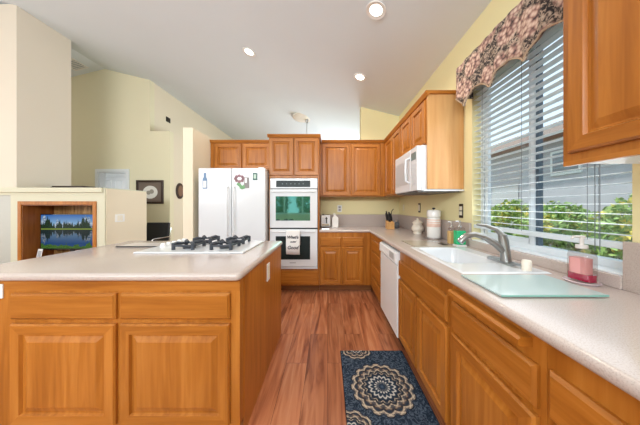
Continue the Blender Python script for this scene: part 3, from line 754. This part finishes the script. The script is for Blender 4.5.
bm = slab([-.117, cx0, SX0, SX1, XR-.004], [-.5, SY0, SY1, cy0, YB-.004],
          lambda x, y: (x < cx0 and y < cy0) or (SX0 < x < SX1 and SY0 < y < SY1), CB, CT, fr_edge)
bm_obj(bm, 'worktop', counter_m, ct)
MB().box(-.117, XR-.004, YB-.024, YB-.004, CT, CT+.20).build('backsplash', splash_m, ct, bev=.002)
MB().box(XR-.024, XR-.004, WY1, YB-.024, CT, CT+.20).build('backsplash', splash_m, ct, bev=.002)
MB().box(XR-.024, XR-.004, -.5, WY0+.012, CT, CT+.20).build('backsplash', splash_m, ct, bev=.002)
MB().box(XR-.03, XR-.005, WY0+.012, WY1, CT, CT+.054).build('sill_ledge', counter_m, ct, bev=.003)

# sink
sk = thing('sink', 'white sink with one deep bowl set in the counter under the window', 'sink', (.92, 1.4, CT))
def bowl(bx0, bx1, by0, by1, depth):
    r1 = []; sec = [(0, .006), (.006, -.004), (.02, -depth+.03), (.05, -depth), ]
    m_ = MB(); vs = []; fs = []
    def rr(ins, z, rad=.05, n=5):
        out = []
        for (cx, cy, a0) in ((bx1-ins-rad, by1-ins-rad, 0), (bx0+ins+rad, by1-ins-rad, 90), (bx0+ins+rad, by0+ins+rad, 180), (bx1-ins-rad, by0+ins+rad, 270)):
            for i in range(n+1):
                a = math.radians(a0+90*i/n); out.append((cx+rad*math.cos(a), cy+rad*math.sin(a), CT+z))
        return out
    for ins, z in sec: vs += rr(ins, z)
    n = len(vs)//len(sec)
    for j in range(len(sec)-1):
        for i in range(n): fs.append((j*n+i, j*n+(i+1) % n, (j+1)*n+(i+1) % n, (j+1)*n+i))
    fs.append(tuple(range((len(sec)-1)*n, len(sec)*n)))
    o = m_.add(vs, fs).build('bowl', sink_m, sk, smooth=True)
    return rr(0, .006)
B1 = (.725, 1.045, 1.265, 1.735, .19); B2 = (.725, 1.045, 1.10, 1.215, .14)
rims = [bowl(*B1)]
# deck with holes via bmesh triangle fill
bm = bmesh.new(); loops = [[(SX0+.0, SY0, CT+.006), (SX1, SY0, CT+.006), (SX1, SY1, CT+.006), (SX0, SY1, CT+.006)]] + rims
es = []
for lp in loops:
    vv = [bm.verts.new(p) for p in lp]; es += [bm.edges.new((vv[i], vv[(i+1) % len(vv)])) for i in range(len(vv))]
bmesh.ops.triangle_fill(bm, edges=es, use_beauty=True)
o = bm_obj(bm, 'deck', sink_m, sk)
MB().add([(SX0, SY0, CT+.006), (SX1, SY0, CT+.006), (SX1, SY1, CT+.006), (SX0, SY1, CT+.006), (SX0-.012, SY0-.012, CT+.0005), (SX1+.012, SY0-.012, CT+.0005), (SX1+.012, SY1+.012, CT+.0005), (SX0-.012, SY1+.012, CT+.0005)],
         [(0, 1, 5, 4), (1, 2, 6, 5), (2, 3, 7, 6), (3, 0, 4, 7)]).build('rim', sink_m, sk)
MB().lathe(.885, 1.5, [(.001, 0), (.04, 0), (.045, .003), (.001, .004)], 20, 0, CT-.188).build('drain', nickel, sk, smooth=True)
# faucet
fc = thing('faucet', 'brushed nickel pull-out faucet standing behind the sink', 'faucet', (1.06, 1.27, CT+.006))
zf = CT+.006
MB().prism([(1.06+.032*math.cos(a)*(1), 1.27+.032*math.sin(a)+(.095 if math.sin(a) > 0 else -.095)) for a in [i*PI/10+.001 for i in range(20)]], 'z', zf, zf+.014).build('base_plate', nickel, fc, smooth=True)
MB().tube([(1.065, 1.27, zf), (1.058, 1.27, zf+.06), (1.048, 1.27, zf+.13), (1.040, 1.27, zf+.17)], [.028, .026, .025, .022], 16).build('body', nickel, fc, smooth=True)
MB().tube([(1.052, 1.27, zf+.07), (1.00, 1.272, zf+.115), (.94, 1.275, zf+.155), (.88, 1.278, zf+.170), (.83, 1.28, zf+.160), (.795, 1.282, zf+.125)], [.021, .02, .018, .016, .018, .020], 14).build('spout', nickel, fc, smooth=True)
MB().tube([(1.04, 1.27, zf+.165), (1.01, 1.275, zf+.20), (.95, 1.28, zf+.222), (.90, 1.285, zf+.228)], [.018, .013, .010, .007], 12).build('handle', nickel, fc, smooth=True)
cp = tag(MB().lathe(0, 0, [(.001, 0), (.021, 0), (.021, .046), (.018, .053), (.001, .055)], 20).build('air_gap_cap', plain('almond_cap', (.78, .72, .62), .35), None, smooth=True),
         'small ivory air gap cap standing beside the faucet', 'cap'); cp.location = (1.055, 1.13, zf)

# ---------------------------------------------------------------- island
il = thing('kitchen_island', 'oak kitchen island with beige speckled top holding the cooktop', 'island', (-1.2, 1.6, 0))
IX0, IX1, IY0, IY1 = -1.97, -.445, 1.085, 2.135
def rounded_slab(x0, x1, y0, y1, z0, z1, rad=.03):
    bm = bmesh.new(); pts = []
    for (cx, cy, a0) in ((x1-rad, y1-rad, 0), (x0+rad, y1-rad, 90), (x0+rad, y0+rad, 180), (x1-rad, y0+rad, 270)):
        for i in range(6): a = math.radians(a0+18*i); pts.append(bm.verts.new((cx+rad*math.cos(a), cy+rad*math.sin(a), z1)))
    f = bm.faces.new(pts); ex = bmesh.ops.extrude_face_region(bm, geom=[f])
    for v in [g for g in ex['geom'] if isinstance(g, bmesh.types.BMVert)]: v.co.z = z0
    bmesh.ops.recalc_face_normals(bm, faces=bm.faces)
    bmesh.ops.bevel(bm, geom=[e for e in bm.edges if abs(e.verts[0].co.z-e.verts[1].co.z) < 1e-5], offset=(z1-z0)*.42, segments=4, profile=.5, affect='EDGES')
    return bm
bm_obj(rounded_slab(IX0, IX1, IY0, IY1, CB, CT), 'worktop', counter_m, il)
FYI = 1.125; BX1 = -.462
MB().box(-1.93, BX1, FYI, 2.105, .10, CB).build('body', [oak_v], il)
MB().box(-1.93, BX1, FYI-.001, FYI, CB-.06, CB).build('top_rail', oak_h, il)
MB().box(BX1, BX1+.004, FYI+.05, 2.105, .0, CB).build('side_panel', oak_v, il)
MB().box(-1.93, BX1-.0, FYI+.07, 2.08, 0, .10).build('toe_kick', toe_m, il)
for a, bb in ((-1.652, -1.105), (-1.081, -.511)):
    drawer(il, (a, FYI, .668), (1, 0, 0), (0, -1, 0), bb-a, .135); door(il, (a, FYI, .12), (1, 0, 0), (0, -1, 0), bb-a, .525)
def plate(loc, axis, label, w_=.072, h_=.115, mat=offwhite, slot=outlet_dark, parts=2, gang=1, thk=.006):
    """axis: outward normal of the wall the plate is on"""
    t = thing('outlet_plate', label, 'outlet', loc)
    x, y, z = loc; n = {'-y': (0, -1), '-x': (-1, 0), '+x': (1, 0)}[axis]
    def bx(u0, u1, z0, z1, d0, d1):
        if n[0] == 0: return MB().box(x+u0, x+u1, y-d0, y-d1, z+z0, z+z1)
        return MB().box(x+n[0]*d0, x+n[0]*d1, y+u0, y+u1, z+z0, z+z1)
    bx(-w_/2, w_/2, -h_/2, h_/2, .0006, thk).build('cover', mat, t, bev=.001)
    for q in range(gang):
        cu = (q-(gang-1)/2)*.046
        for s_ in (-1, 1) if parts == 2 else (0,):
            hh = .018 if parts == 2 else .042
            iw = .020 if gang > 1 or w_ > .065 else w_*.5-.008
            bx(cu-iw, cu+iw, s_*.023-hh, s_*.023+hh, thk-.001, thk+.002).build('insert', slot, t)
    return t
plate((BX1+.004, 1.64, .755), '+x', 'white outlet plate on the side of the island', .07, .13, white_pl, offwhite, 1)
plate((-1.742, FYI, .812), '-y', 'white outlet plate on the island front at left photo edge', .072, .075, white_pl, offwhite, 1)
plate((.21, YB-.0, 1.215), '-y', 'white outlet on the back wall above the splash', .075, .115, white_pl, plain('insert_grey', (.3, .3, .3), .5))  # plain grey inserts in a white cover
plate((XR, 2.88, 1.235), '-x', 'dark bordered switch plate nearer the corner above the crock', .062, .125, bronze, offwhite, 1)
plate((XR, 1.98, 1.215), '-x', 'dark bordered outlet plate beside the window blind', .055, .13, bronze, offwhite, 2)
plate((XR, 3.47, 1.235), '-x', 'pale yellow switch plate on the right wall near the corner', .07, .115, plain('yellow_plate', (.74, .66, .40), .5), offwhite, 1)
plate((-3.283, 3.37, 1.07), '+x', 'double switch plate on the cream side of the media wall', .155, .12, white_pl, offwhite, 1, 2)

# cooktop
ck = thing('cooktop', 'white gas cooktop with dark iron grates on the island', 'cooktop', (-1.03, 1.76, CT))
KX0, KX1, KY0, KY1 = -1.41, -.61, 1.545, 2.07; KZ = CT+.012
MB().box(KX0, KX1, KY0, KY1, CT+.0005, KZ).build('glass_top', white, ck, bev=.004)
def burner(cx, cy, s=1.0):
    bn = MB().lathe(cx, cy, [(.001, 0), (.045*s, 0), (.045*s, .012), (.032*s, .014), (.032*s, .022), (.001, .024)], 20, 0, KZ).build('burner', iron, ck, smooth=True)
    g = MB(); R = .105*s; zt = KZ+.045
    for k in range(4):
        a = PI/4+k*PI/2; c_, s_ = math.cos(a), math.sin(a)
        g.tube([(cx+c_*R*1.0, cy+s_*R*1.0, KZ), (cx+c_*R*1.0, cy+s_*R*1.0, zt), (cx+c_*R*.75, cy+s_*R*.75, zt+.006), (cx+c_*R*.3, cy+s_*R*.3, zt)], [.013, .014, .012, .008], 6)
        b2 = a+PI/2
        g.tube([(cx+c_*R, cy+s_*R, zt-.015), (cx+math.cos(b2)*R, cy+math.sin(b2)*R, zt-.015)], .008, 6)
    g.build('grate', iron, ck)
burner(-1.10, 1.70); burner(-.81, 1.70); burner(-1.10, 1.945, .95); burner(-.81, 1.945, .95)
for yy in (1.76, 1.825, 1.89, 1.955, 2.02):
    MB().lathe(-1.355, yy, [(.001, 0), (.021, 0), (.021, .008), (.017, .026), (.001, .028)], 16, 0, KZ).build('knob', white_pl, ck, smooth=True)
tb = thing('cutting_board', 'thin dark edged glass board on the island left of the cooktop', 'board', (-1.62, 1.86, CT))
MB().box(-1.78, -1.43, 1.80, 1.98, CT+.0005, CT+.006).build('board', board_glass if False else plain('pale_board', (.62, .58, .55), .2), tb)
MB().box(-1.78, -1.43, 1.792, 1.80, CT+.0005, CT+.008).build('edge', blackm, tb)

# ---------------------------------------------------------------- rug
ru = MB(); ru.prism([(.11, .86), (.645, .86), (.645, 1.848), (.11, 1.848)], 'z', .0005, .009)
rg = ru.build('kitchen_rug', rug_m, None, loc=(.378, 1.477, 0), bev=.003); tag(rg, 'navy rug with cream medallions lying before the sink cabinet', 'rug')

# ---------------------------------------------------------------- counter things
gb = thing('cutting_board', 'pale green frosted glass cutting board right of the sink', 'board', (.86, .92, CT))
MB().box(.655, 1.06, .805, 1.045, CT+.004, CT+.010).build('board', board_glass, gb)
MB().box(.655, 1.06, .802, .805, CT+.004, CT+.010).build('edge', board_edge, gb)
ft = MB()
for a in (.68, 1.035):
    for bb in (.825, 1.025): ft.lathe(a, bb, [(.001, 0), (.008, 0), (.008, .004), (.001, .004)], 10, 0, CT)
ft.build('feet', white_pl, gb)
tb = thing('cutting_board', 'flat taupe glass board on the counter beyond the sink', 'board', (.9, 1.95, CT))
MB().box(.73, 1.07, 1.795, 2.10, CT+.0005, CT+.007).build('board', tanboard, tb, bev=.002)
MB().box(1.0, 1.05, 1.86, 1.93, CT+.007, CT+.011).build('handle_inset', bronze, tb)

def pump(t, cx, cy, z, mat, dirx=-1, s=1):
    MB().lathe(cx, cy, [(.001, 0), (.018*s, 0), (.018*s, .016), (.007, .018), (.007, .045), (.012, .046), (.012, .056), (.001, .058)], 14, 0, z).tube([(cx, cy, z+.052), (cx+dirx*.035*s, cy, z+.053), (cx+dirx*.042*s, cy, z+.043)], [.006, .005, .004], 8).build('pump', mat, t, smooth=True)
def bottle_body(cx, cy, w, d_, h, z0, neck=True):
    prof = [(1, 0), (1, .72), (.92, .84), (.6, .95), (.34, 1.0)] if neck else [(1, 0), (1, 1)]
    vs = []; fs = []; n = 20
    for f, zz in prof:
        for k_ in range(n):
            a = 2*PI*k_/n; cc, ss = math.cos(a), math.sin(a)
            ex = .5; vs.append((cx+d_/2*f*math.copysign(abs(cc)**ex, cc), cy+w/2*f*math.copysign(abs(ss)**ex, ss), z0+zz*h))
    for j in range(len(prof)-1):
        for k_ in range(n): fs.append((j*n+k_, j*n+(k_+1) % n, (j+1)*n+(k_+1) % n, (j+1)*n+k_))
    fs.append(tuple(range(n))[::-1]); fs.append(tuple(range((len(prof)-1)*n, len(prof)*n)))
    return MB().add(vs, fs)
sp_ = thing('soap_bottle', 'green dish soap pump bottle behind the sink', 'bottle', (1.146, 1.845, CT))
MB().box(1.10, 1.185, 1.815, 1.875, CT+.001, CT+.014).build('base', white_pl, sp_)
MB().box(1.102, 1.183, 1.817, 1.873, CT+.014, CT+.135).build('liquid', green_soap, sp_, bev=.008)
bottle_body(1.142, 1.845, .05, .076, .03, CT+.134).build('shoulder', clear_pl, sp_, smooth=True)
pump(sp_, 1.142, 1.845, CT+.162, chrome)
sp2 = thing('soap_bottle', 'amber pump bottle half hidden behind the green soap', 'bottle', (1.12, 1.95, CT))
MB().box(1.105, 1.16, 1.925, 1.975, CT+.001, CT+.12).build('liquid', amber, sp2, bev=.008)
bottle_body(1.132, 1.95, .045, .05, .03, CT+.119).build('shoulder', clear_pl, sp2, smooth=True)
pump(sp2, 1.132, 1.95, CT+.147, chrome)
pk = thing('soap_bottle', 'clear pump bottle of pink hand soap on a tray by the window', 'bottle', (1.15, .965, CT+.01))
bottle_body(1.15, .965, .088, .050, .030, CT+.014, False).build('liquid', pink_soap, pk, smooth=True)
bottle_body(1.15, .965, .092, .054, .15, CT+.012).build('shell', clear_pl, pk, smooth=True)
bottle_body(1.148, .968, .066, .051, .068, CT+.044, False).build('label', pink_pale, pk, smooth=True)
pump(pk, 1.15, .965, CT+.155, plain('clear_pump', (.70, .66, .64), .3), -1, 1.1)
tr = thing('soap_tray', 'small round glass tray under the pink soap bottle', 'tray', (1.15, .965, CT))
MB().lathe(1.15, .965, [(.001, 0), (.052, 0), (.060, .008), (.057, .010), (.05, .004), (.001, .004)], 28, 0, CT+.0005).build('dish', plain('rosy_glass', (.60, .48, .50), .1, coat=.5), tr, smooth=True)

cr = thing('crock', 'tall white canister with peach bands and lid on the counter', 'canister', (1.145, 2.27, CT+.012))
z0 = CT+.0145; cxx, cyy = 1.13, 2.27
MB().lathe(cxx, cyy, [(.001, 0), (.064, 0), (.067, .006), (.067, .112)], 28, 0, z0).build('body', ceramic_w, cr, smooth=True)
MB().lathe(cxx, cyy, [(.067, 0), (.0685, .003), (.0685, .035), (.067, .038)], 28, 0, z0+.112).build('band', plain('pale_peach', (.74, .52, .42), .3), cr, smooth=True)
MB().lathe(cxx, cyy, [(.067, .15), (.067, .19), (.063, .205), (.001, .205)], 28, 0, z0).build('collar', ceramic_w, cr, smooth=True)
for zz in (.158, .182): MB().lathe(cxx, cyy, [(.0675, 0), (.069, .002), (.069, .006), (.0675, .008)], 28, 0, z0+zz).build('stripe', ceramic_p, cr, smooth=True)
MB().lathe(cxx, cyy, [(.05, 0), (.055, .006), (.068, .022), (.068, .075), (.06, .088), (.001, .092)], 28, 0, z0+.20).build('lid', ceramic_w, cr, smooth=True)
MB().lathe(cxx, cyy, [(.006, 0), (.007, .006), (.016, .010), (.016, .02), (.001, .024)], 14, 0, z0+.292).build('knob', blackm, cr, smooth=True)
tr = thing('round_stand', 'round dark metal stand under the tall peach banded canister', 'stand', (1.13, 2.27, CT))
MB().lathe(cxx, cyy, [(.001, 0), (.084, 0), (.086, .004), (.084, .012), (.001, .013)], 30, 0, CT+.0005).build('plate', plain('pewter', (.30, .26, .24), .35, .5), tr, smooth=True)
jr = thing('ceramic_jar', 'small ivory lidded jar left of the tall canister', 'jar', (1.132, 2.68, CT))
MB().lathe(1.132, 2.68, [(.001, 0), (.05, 0), (.052, .01), (.046, .022), (.070, .045), (.074, .07), (.062, .095), (.050, .11), (.056, .125), (.060, .13)], 24, 0, CT+.0005).build('body', ceramic, jr, smooth=True)
MB().lathe(1.132, 2.68, [(.063, .0), (.064, .006), (.045, .028), (.02, .04), (.012, .045), (.016, .055), (.010, .064), (.001, .066)], 24, 0, CT+.131).build('lid', ceramic, jr, smooth=True)
for s_ in (-1, 1): MB().tube([(1.132, 2.68+s_*.066, CT+.085), (1.132, 2.68+s_*.088, CT+.082), (1.132, 2.68+s_*.085, CT+.06), (1.132, 2.68+s_*.072, CT+.058)], .006, 8).build('handle', ceramic, jr, smooth=True)

kb_ = thing('knife_block', 'light wood knife block with black handled knives in the corner', 'knife block', (.93, 3.2, CT))
MB().prism([(3.14, CT+.001), (3.26, CT+.001), (3.26, CT+.14), (3.14, CT+.10)], 'x', .885, .985).build('block', block_m, kb_, bev=.004)
for i, (dx, dy, L) in enumerate(((-.035, .02, .10), (-.012, .0, .09), (.012, .03, .12), (.034, .01, .10), (-.02, .045, .13), (.024, .05, .11), (.0, -.02, .07))):
    x_, y_ = .935+dx, 3.20+dy; zb = CT+.10+(y_-3.14)*.33
    MB().tube([(x_, y_, zb-.01), (x_-.008, y_-.014, zb+.03), (x_-.022, y_-.03, zb+.03+L*.5), (x_-.032, y_-.036, zb+.03+L*.8)], [.009, .012, .012, .009], 8).build('knife_handle', blackm, kb_, smooth=True)
MB().tube([(.965, 3.25, CT+.13), (.975, 3.24, CT+.27)], .005, 8).tube([(.975, 3.24, CT+.27), (1.0, 3.235, CT+.30)], .006, 6).build('sharpening_steel', blackm, kb_, smooth=True)
sj = thing('glass_jar', 'small dark glass jar behind the knife block', 'jar', (1.10, 3.38, CT))
MB().lathe(1.10, 3.38, [(.001, 0), (.035, 0), (.04, .01), (.04, .07), (.025, .09), (.025, .10)], 18, 0, CT+.0005).build('body', plain('smoky_glass', (.10, .11, .12), .1, coat=.5), sj, smooth=True)
MB().lathe(1.10, 3.38, [(.001, 0), (.028, 0), (.028, .018), (.001, .02)], 18, 0, CT+.101).build('lid', chrome, sj, smooth=True)

ts = thing('toaster', 'white toaster with black lever standing beside the oven cabinet', 'toaster', (-.03, 3.5, CT))
MB().box(-.105, .045, 3.40, 3.62, CT+.012, CT+.20).build('body', white, ts, bev=.018)
MB().box(-.08, -.055, 3.43, 3.59, CT+.199, CT+.203).box(-.005, .02, 3.43, 3.59, CT+.199, CT+.203).build('slots', blackm, ts)
MB().box(-.09, .03, 3.3965, 3.401, CT+.03, CT+.06).build('chrome_band', chrome, ts)
MB().box(-.025, -.008, 3.394, 3.401, CT+.07, CT+.17).build('lever_slot', blackm, ts)
MB().box(-.035, .0, 3.375, 3.394, CT+.14, CT+.155).build('lever', blackm, ts)
MB().lathe(-.07, 3.42, [(.001, 0), (.01, 0), (.01, .018), (.001, .02)], 12, 0, CT+.20).build('knob', blackm, ts, smooth=True)
MB().box(-.095, .035, 3.41, 3.61, CT+.001, CT+.012).build('foot', blackm, ts)
cn = thing('canister', 'white carton shaped ceramic canister beside the toaster', 'canister', (.13, 3.5, CT))
MB().box(.075, .175, 3.42, 3.54, CT+.001, CT+.16).build('body', ceramic_w, cn, bev=.008)
MB().prism([(.078, CT+.158), (.172, CT+.158), (.130, CT+.20), (.130, CT+.222), (.120, CT+.222), (.120, CT+.20)], 'y', 3.422, 3.538).build('gable_top', ceramic_w, cn)
MB().lathe(.105, 3.48, [(.001, 0), (.008, .0), (.008, .05), (.001, .052)], 10, 0, CT+.18).build('spout', ceramic_w, cn, smooth=True)

# ---------------------------------------------------------------- ceiling lights
LP = [(.434, 1.908, 'recessed ceiling light nearest the camera, at the top of the photo'), (-1.08, 2.94, 'recessed ceiling light highest on the left slope over the island'), (.441, 2.896, 'recessed ceiling light nearest the back wall above the oak cabinets')]
th = math.atan(.245)
for x, y, lab in LP:
    t = thing('recessed_light', lab, 'ceiling light', (x, y, ceil_z(x)-.002), 'recessed ceiling lights')
    t.rotation_euler = (0, th, 0); t['_o'] = (0., 0., 0.)
    MB().lathe(0, 0, [(.055, -.002), (.088, -.008), (.09, -.001), (.085, .001)], 28).build('trim_ring', white_pl, t, smooth=True)
    MB().lathe(0, 0, [(.001, -.006), (.05, -.005), (.058, -.001), (.001, 0)], 24).build('lens', light_m, t, smooth=True)
    ld = bpy.data.lights.new('can_lamp', 'SPOT'); ld.energy = 40; ld.color = (1, .90, .76); ld.spot_size = math.radians(140); ld.spot_blend = .8; ld.shadow_soft_size = .05
    lo = bpy.data.objects.new('can_lamp', ld); C.objects.link(lo); lo.location = (x, y, ceil_z(x)-.03)
# pendant over the dining nook
px_, py_ = -.556, 4.84; pz = ceil_z(px_)
pd = thing('pendant_lamp', 'brass pendant on a white ceiling medallion beyond the oven cabinet', 'lamp', (px_, py_, pz))
MB().lathe(px_, py_, [(.001, -.035), (.08, -.03), (.16, -.02), (.21, .0), (.24, .03), (.24, .06), (.001, .06)], 32, 0, pz-.02).build('medallion', plain('medallion_cream', (.74, .70, .62), .6), pd, smooth=True)
MB().lathe(px_+.09, py_-.02, [(.001, -.06), (.02, -.055), (.035, -.02), (.035, .01), (.001, .012)], 18, 0, pz-.06).build('canopy', nickel, pd, smooth=True)
MB().tube([(px_+.09, py_-.02, pz-.1), (px_+.09, py_-.02, 2.05)], .006, 8).build('stem', nickel, pd)
MB().lathe(px_+.09, py_-.02, [(.04, 0), (.06, -.02), (.17, -.16), (.165, -.17), (.05, -.03)], 24, 0, 2.06).build('lamp_shade', ceramic_w, pd, smooth=True)

# ---------------------------------------------------------------- living room things
tv = thing('television', 'flat television showing a forest lake inside the media niche', 'television', (-4.0, 3.34, .47))
tvc = (-4.0, 3.318, .857)
MB().box(-4.47, -3.53, 3.32, 3.36, .578, 1.137).build('bezel', black, tv, bev=.003)
MB().box(-4.455, -3.545, 3.3165, 3.3195, .600, 1.122).build('screen', tv_m, tv, loc=tvc)
MB().box(-4.2, -3.8, 3.25, 3.42, NZ0+.012, NZ0+.025).box(-4.03, -3.97, 3.335, 3.355, NZ0+.025, .60).build('stand', black, tv)
cdp = thing('photo_card', 'small pale standing card in front of the television', 'card', (-4.42, 3.24, NZ0+.012))
MB().prism([(3.22, NZ0+.013), (3.225, NZ0+.013), (3.25, .605), (3.245, .605)], 'x', -4.40, -4.33).build('card', white_pl, cdp)
MB().prism([(3.2235, NZ0+.04), (3.2238, NZ0+.04), (3.2428, .59), (3.2425, .59)], 'x', -4.39, -4.34).build('picture', plain('card_grey', (.35, .36, .38), .5), cdp)
bxk = tag(MB().box(-4.55, -4.02, 3.5, 3.72, 1.531, 1.575).box(-4.54, -4.03, 3.51, 3.71, 1.575, 1.592).build('wooden_box', darkwood, None, bev=.004), 'low dark brown wooden box on the mantel ledge beside the column', 'box')

pf = thing('framed_picture', 'dark framed picture with oval white mat on the yellow wall', 'picture', (-3.99, gy0, 1.57))
f_ = MB(); a0, a1, b0, b1 = -4.295, -3.69, 1.31, 1.84
f_.box(a0, a0+.045, gy0-.03, gy0-.002, b0, b1); f_.box(a1-.045, a1, gy0-.03, gy0-.002, b0, b1); f_.box(a0+.045, a1-.045, gy0-.03, gy0-.002, b0, b0+.045); f_.box(a0+.045, a1-.045, gy0-.03, gy0-.002, b1-.045, b1)
f_.build('frame', darkwood, pf, bev=.004)
MB().box(a0+.045, a1-.045, gy0-.014, gy0-.004, b0+.045, b1-.045).build('mat', plain('taupe_mat', (.16, .12, .095), .7), pf)
def disc(cx, cz, rx, rz, y0, y1): return MB().prism([(cx+rx*math.cos(i*PI/16), cz+rz*math.sin(i*PI/16)) for i in range(32)], 'y', y0, y1)
disc(-3.985, 1.57, .165, .145, gy0-.017, gy0-.014).build('oval_print', plain('print_white', (.72, .70, .64), .6), pf)
q = disc(-4.02, 1.56, .05, .045, gy0-.019, gy0-.017); q2 = disc(-3.95, 1.585, .05, .05, gy0-.0188, gy0-.017); q.add(q2.v, q2.f); q.build('bird_drawing', plain('sketch_grey', (.30, .27, .22), .7), pf)
pq = thing('wall_plaque', 'oval dark carved plaque hanging on the cream side wall', 'plaque', (-3.555, 5.1, 1.62))
MB().prism([(5.12+.13*math.cos(i*PI/16), 1.62+.19*math.sin(i*PI/16)) for i in range(32)], 'x', -3.554, -3.53).build('frame', darkwood, pq, bev=.006)
MB().prism([(5.12+.08*math.cos(i*PI/16), 1.62+.13*math.sin(i*PI/16)) for i in range(32)], 'x', -3.53, -3.522).build('relief', plain('plaque_brown', (.22, .12, .07), .6), pq)

vt = thing('air_vent', 'small dark square vent high on the cream wall', 'vent', (-4.0, 5.35, 3.42))
MB().box(-3.999, -3.99, 5.28, 5.42, 3.36, 3.48).build('frame', bronze, vt)
q = MB()
for i in range(4): q.box(-3.99, -3.985, 5.29, 5.41, 3.37+i*.028, 3.385+i*.028)
q.build('grille', outlet_dark, vt)
# ceiling register on the far slope
vt = thing('ceiling_register', 'white rectangular air register on the far ceiling slope', 'vent', (-5.37, 4.52, ceil_z(-5.37)-.004)); vt.rotation_euler = (0, -th, 0); vt['_o'] = (0., 0., 0.)
q = MB(); q.box(-.15, .15, -.15, -.12, -.012, 0); q.box(-.15, .15, .12, .15, -.012, 0); q.box(-.15, -.12, -.12, .12, -.012, 0); q.box(.12, .15, -.12, .12, -.012, 0)
q.build('frame', white_pl, vt)
MB().box(-.12, .12, -.12, .12, -.004, 0).build('backing', plain('register_grey', (.28, .32, .36), .6), vt)
q = MB()
for i in range(6): q.box(-.118, .118, -.11+i*.04, -.092+i*.04, -.009, -.004)
q.build('louvre', white_pl, vt)

# dark chair
ch = thing('chair', 'black chair with chrome frame below the framed picture', 'chair', (-3.62, 4.30, 0))
MB().box(-3.87, -3.37, 4.06, 4.52, .42, .49).build('seat', blackm, ch, bev=.02)
MB().prism([(4.50, .52), (4.55, .52), (4.60, .90), (4.555, .91)], 'x', -3.86, -3.38).build('backrest', blackm, ch, bev=.015)
for s_ in (-3.88, -3.36):
    MB().tube([(s_, 4.53, .02), (s_, 4.53, .45), (s_, 4.57, .80)], .011, 8).build('leg', chrome, ch, smooth=True)
    MB().tube([(s_, 4.08, .02), (s_, 4.08, .60), (s_, 4.12, .62), (s_, 4.54, .61)], .011, 8).build('leg', chrome, ch, smooth=True)

# ---------------------------------------------------------------- outside
struct(MB().box(XR+.16, 30, -12, 25, -.25, -.15).box(-14, XR+.16, -16, -3.36, -.25, -.15), 'ground', ground_m)
hs = thing('neighbour_house', 'grey stucco house with brown roof seen through the blind', 'house', (6.5, 3, -.15))
hw = MB(); HX = 5.2
hw.box(HX, HX+5, -6, 7.6, -.15, 2.86); hw.build('wall', house_m, hs)
MB().prism([(HX-.5, 2.80), (HX-.5, 2.95), (HX+2.4, 3.9), (HX+5.5, 2.95), (HX+5.5, 2.80)], 'y', -6.3, 8.0).build('roof', roof_m, hs)
MB().box(HX-.53, HX-.5, -6.3, 8.0, 2.78, 2.97).build('fascia', plain('fascia_red', (.40, .31, .29), .7), hs)
wn = MB().box(HX-.03, HX, 4.35, 4.95, 1.95, 2.5).build('window', vinyl, hs); MB().box(HX-.035, HX-.03, 4.4, 4.9, 2.0, 2.45).build('pane', plain('dim_pane', (.22, .27, .32), .2), wn)
MB().box(HX-.02, HX, 5.8, 6.7, -.15, 1.9).build('door', plain('pale_door', (.52, .53, .56), .5), hs)
def shrub(name, label, cx, cy, rx, ry, z1, nleaf, mat, group, z0=-.15, ls=.05, stem=True):
    t = thing(name, label, 'tree' if 'tree' in name else 'shrub', (cx, cy, z0), group)
    m_ = MB(); zc = (z0+z1)/2+.1; rz = (z1-zc)
    vs = []; fs = []
    for i in range(nleaf):
        th_ = random.uniform(0, 2*PI); ph = math.acos(random.uniform(-1, 1)); rr = random.uniform(.62, 1.0)*(1-.12*abs(math.sin(3*th_)*math.sin(3*ph)))
        p = Vector((cx+rx*rr*math.sin(ph)*math.cos(th_), cy+ry*rr*math.sin(ph)*math.sin(th_), zc+rz*rr*math.cos(ph)))
        a = Vector((random.gauss(0, 1), random.gauss(0, 1), random.gauss(0, 1))).normalized(); c_ = a.cross(Vector((random.gauss(0, 1), random.gauss(0, 1), random.gauss(0, 1)))).normalized()
        s_ = ls*random.uniform(.6, 1.2); o_ = len(vs)
        vs += [p-a*s_, p-c_*s_*.45, p+a*s_, p+c_*s_*.45]; fs.append((o_, o_+1, o_+2, o_+3))
    m_.add(vs, fs).build('foliage', mat, t)
    q = MB()
    for i in range(6):
        a = i*PI/3; q.tube([(cx, cy, z0), (cx+rx*.3*math.cos(a), cy+ry*.3*math.sin(a), z0+(zc-z0)*.7), (cx+rx*.6*math.cos(a), cy+ry*.6*math.sin(a), zc+rz*.3)], [.03, .018, .006], 6)
    q.build('stem', bark, t)
    return t
places = ['nearest the right edge of the window', 'behind the pink soap bottle', 'right of the pull cords', 'right of the window mullion', 'straight behind the mullion', 'left of the mullion', 'above the faucet', 'at the left window edge']
for i, pl_ in enumerate(places):
    z1 = (1.30, 1.42, 1.36, 1.40, 1.28, 1.2, 1.1, 1.04)[i]
    shrub('garden_shrub', 'green and yellow garden shrub '+pl_, 3.3+.06*(i % 2), 1.45+i*.80, .60, .395, z1, 4200, leaf_a, 'shrubs along the neighbouring house')
for i, (x, y, z1) in enumerate(((-3.1, -6.2, 3.6), (-1.0, -6.6, 4.0), (1.1, -6.2, 3.4))):
    shrub('garden_tree', 'leafy tree outside the rear window, mirrored in the oven glass', x, y, .98, .9, z1, 2600, leaf_b, 'trees behind the rear window', z0=-.15, ls=.11)

for o in bpy.data.objects:
    if '_o' in o: del o['_o']
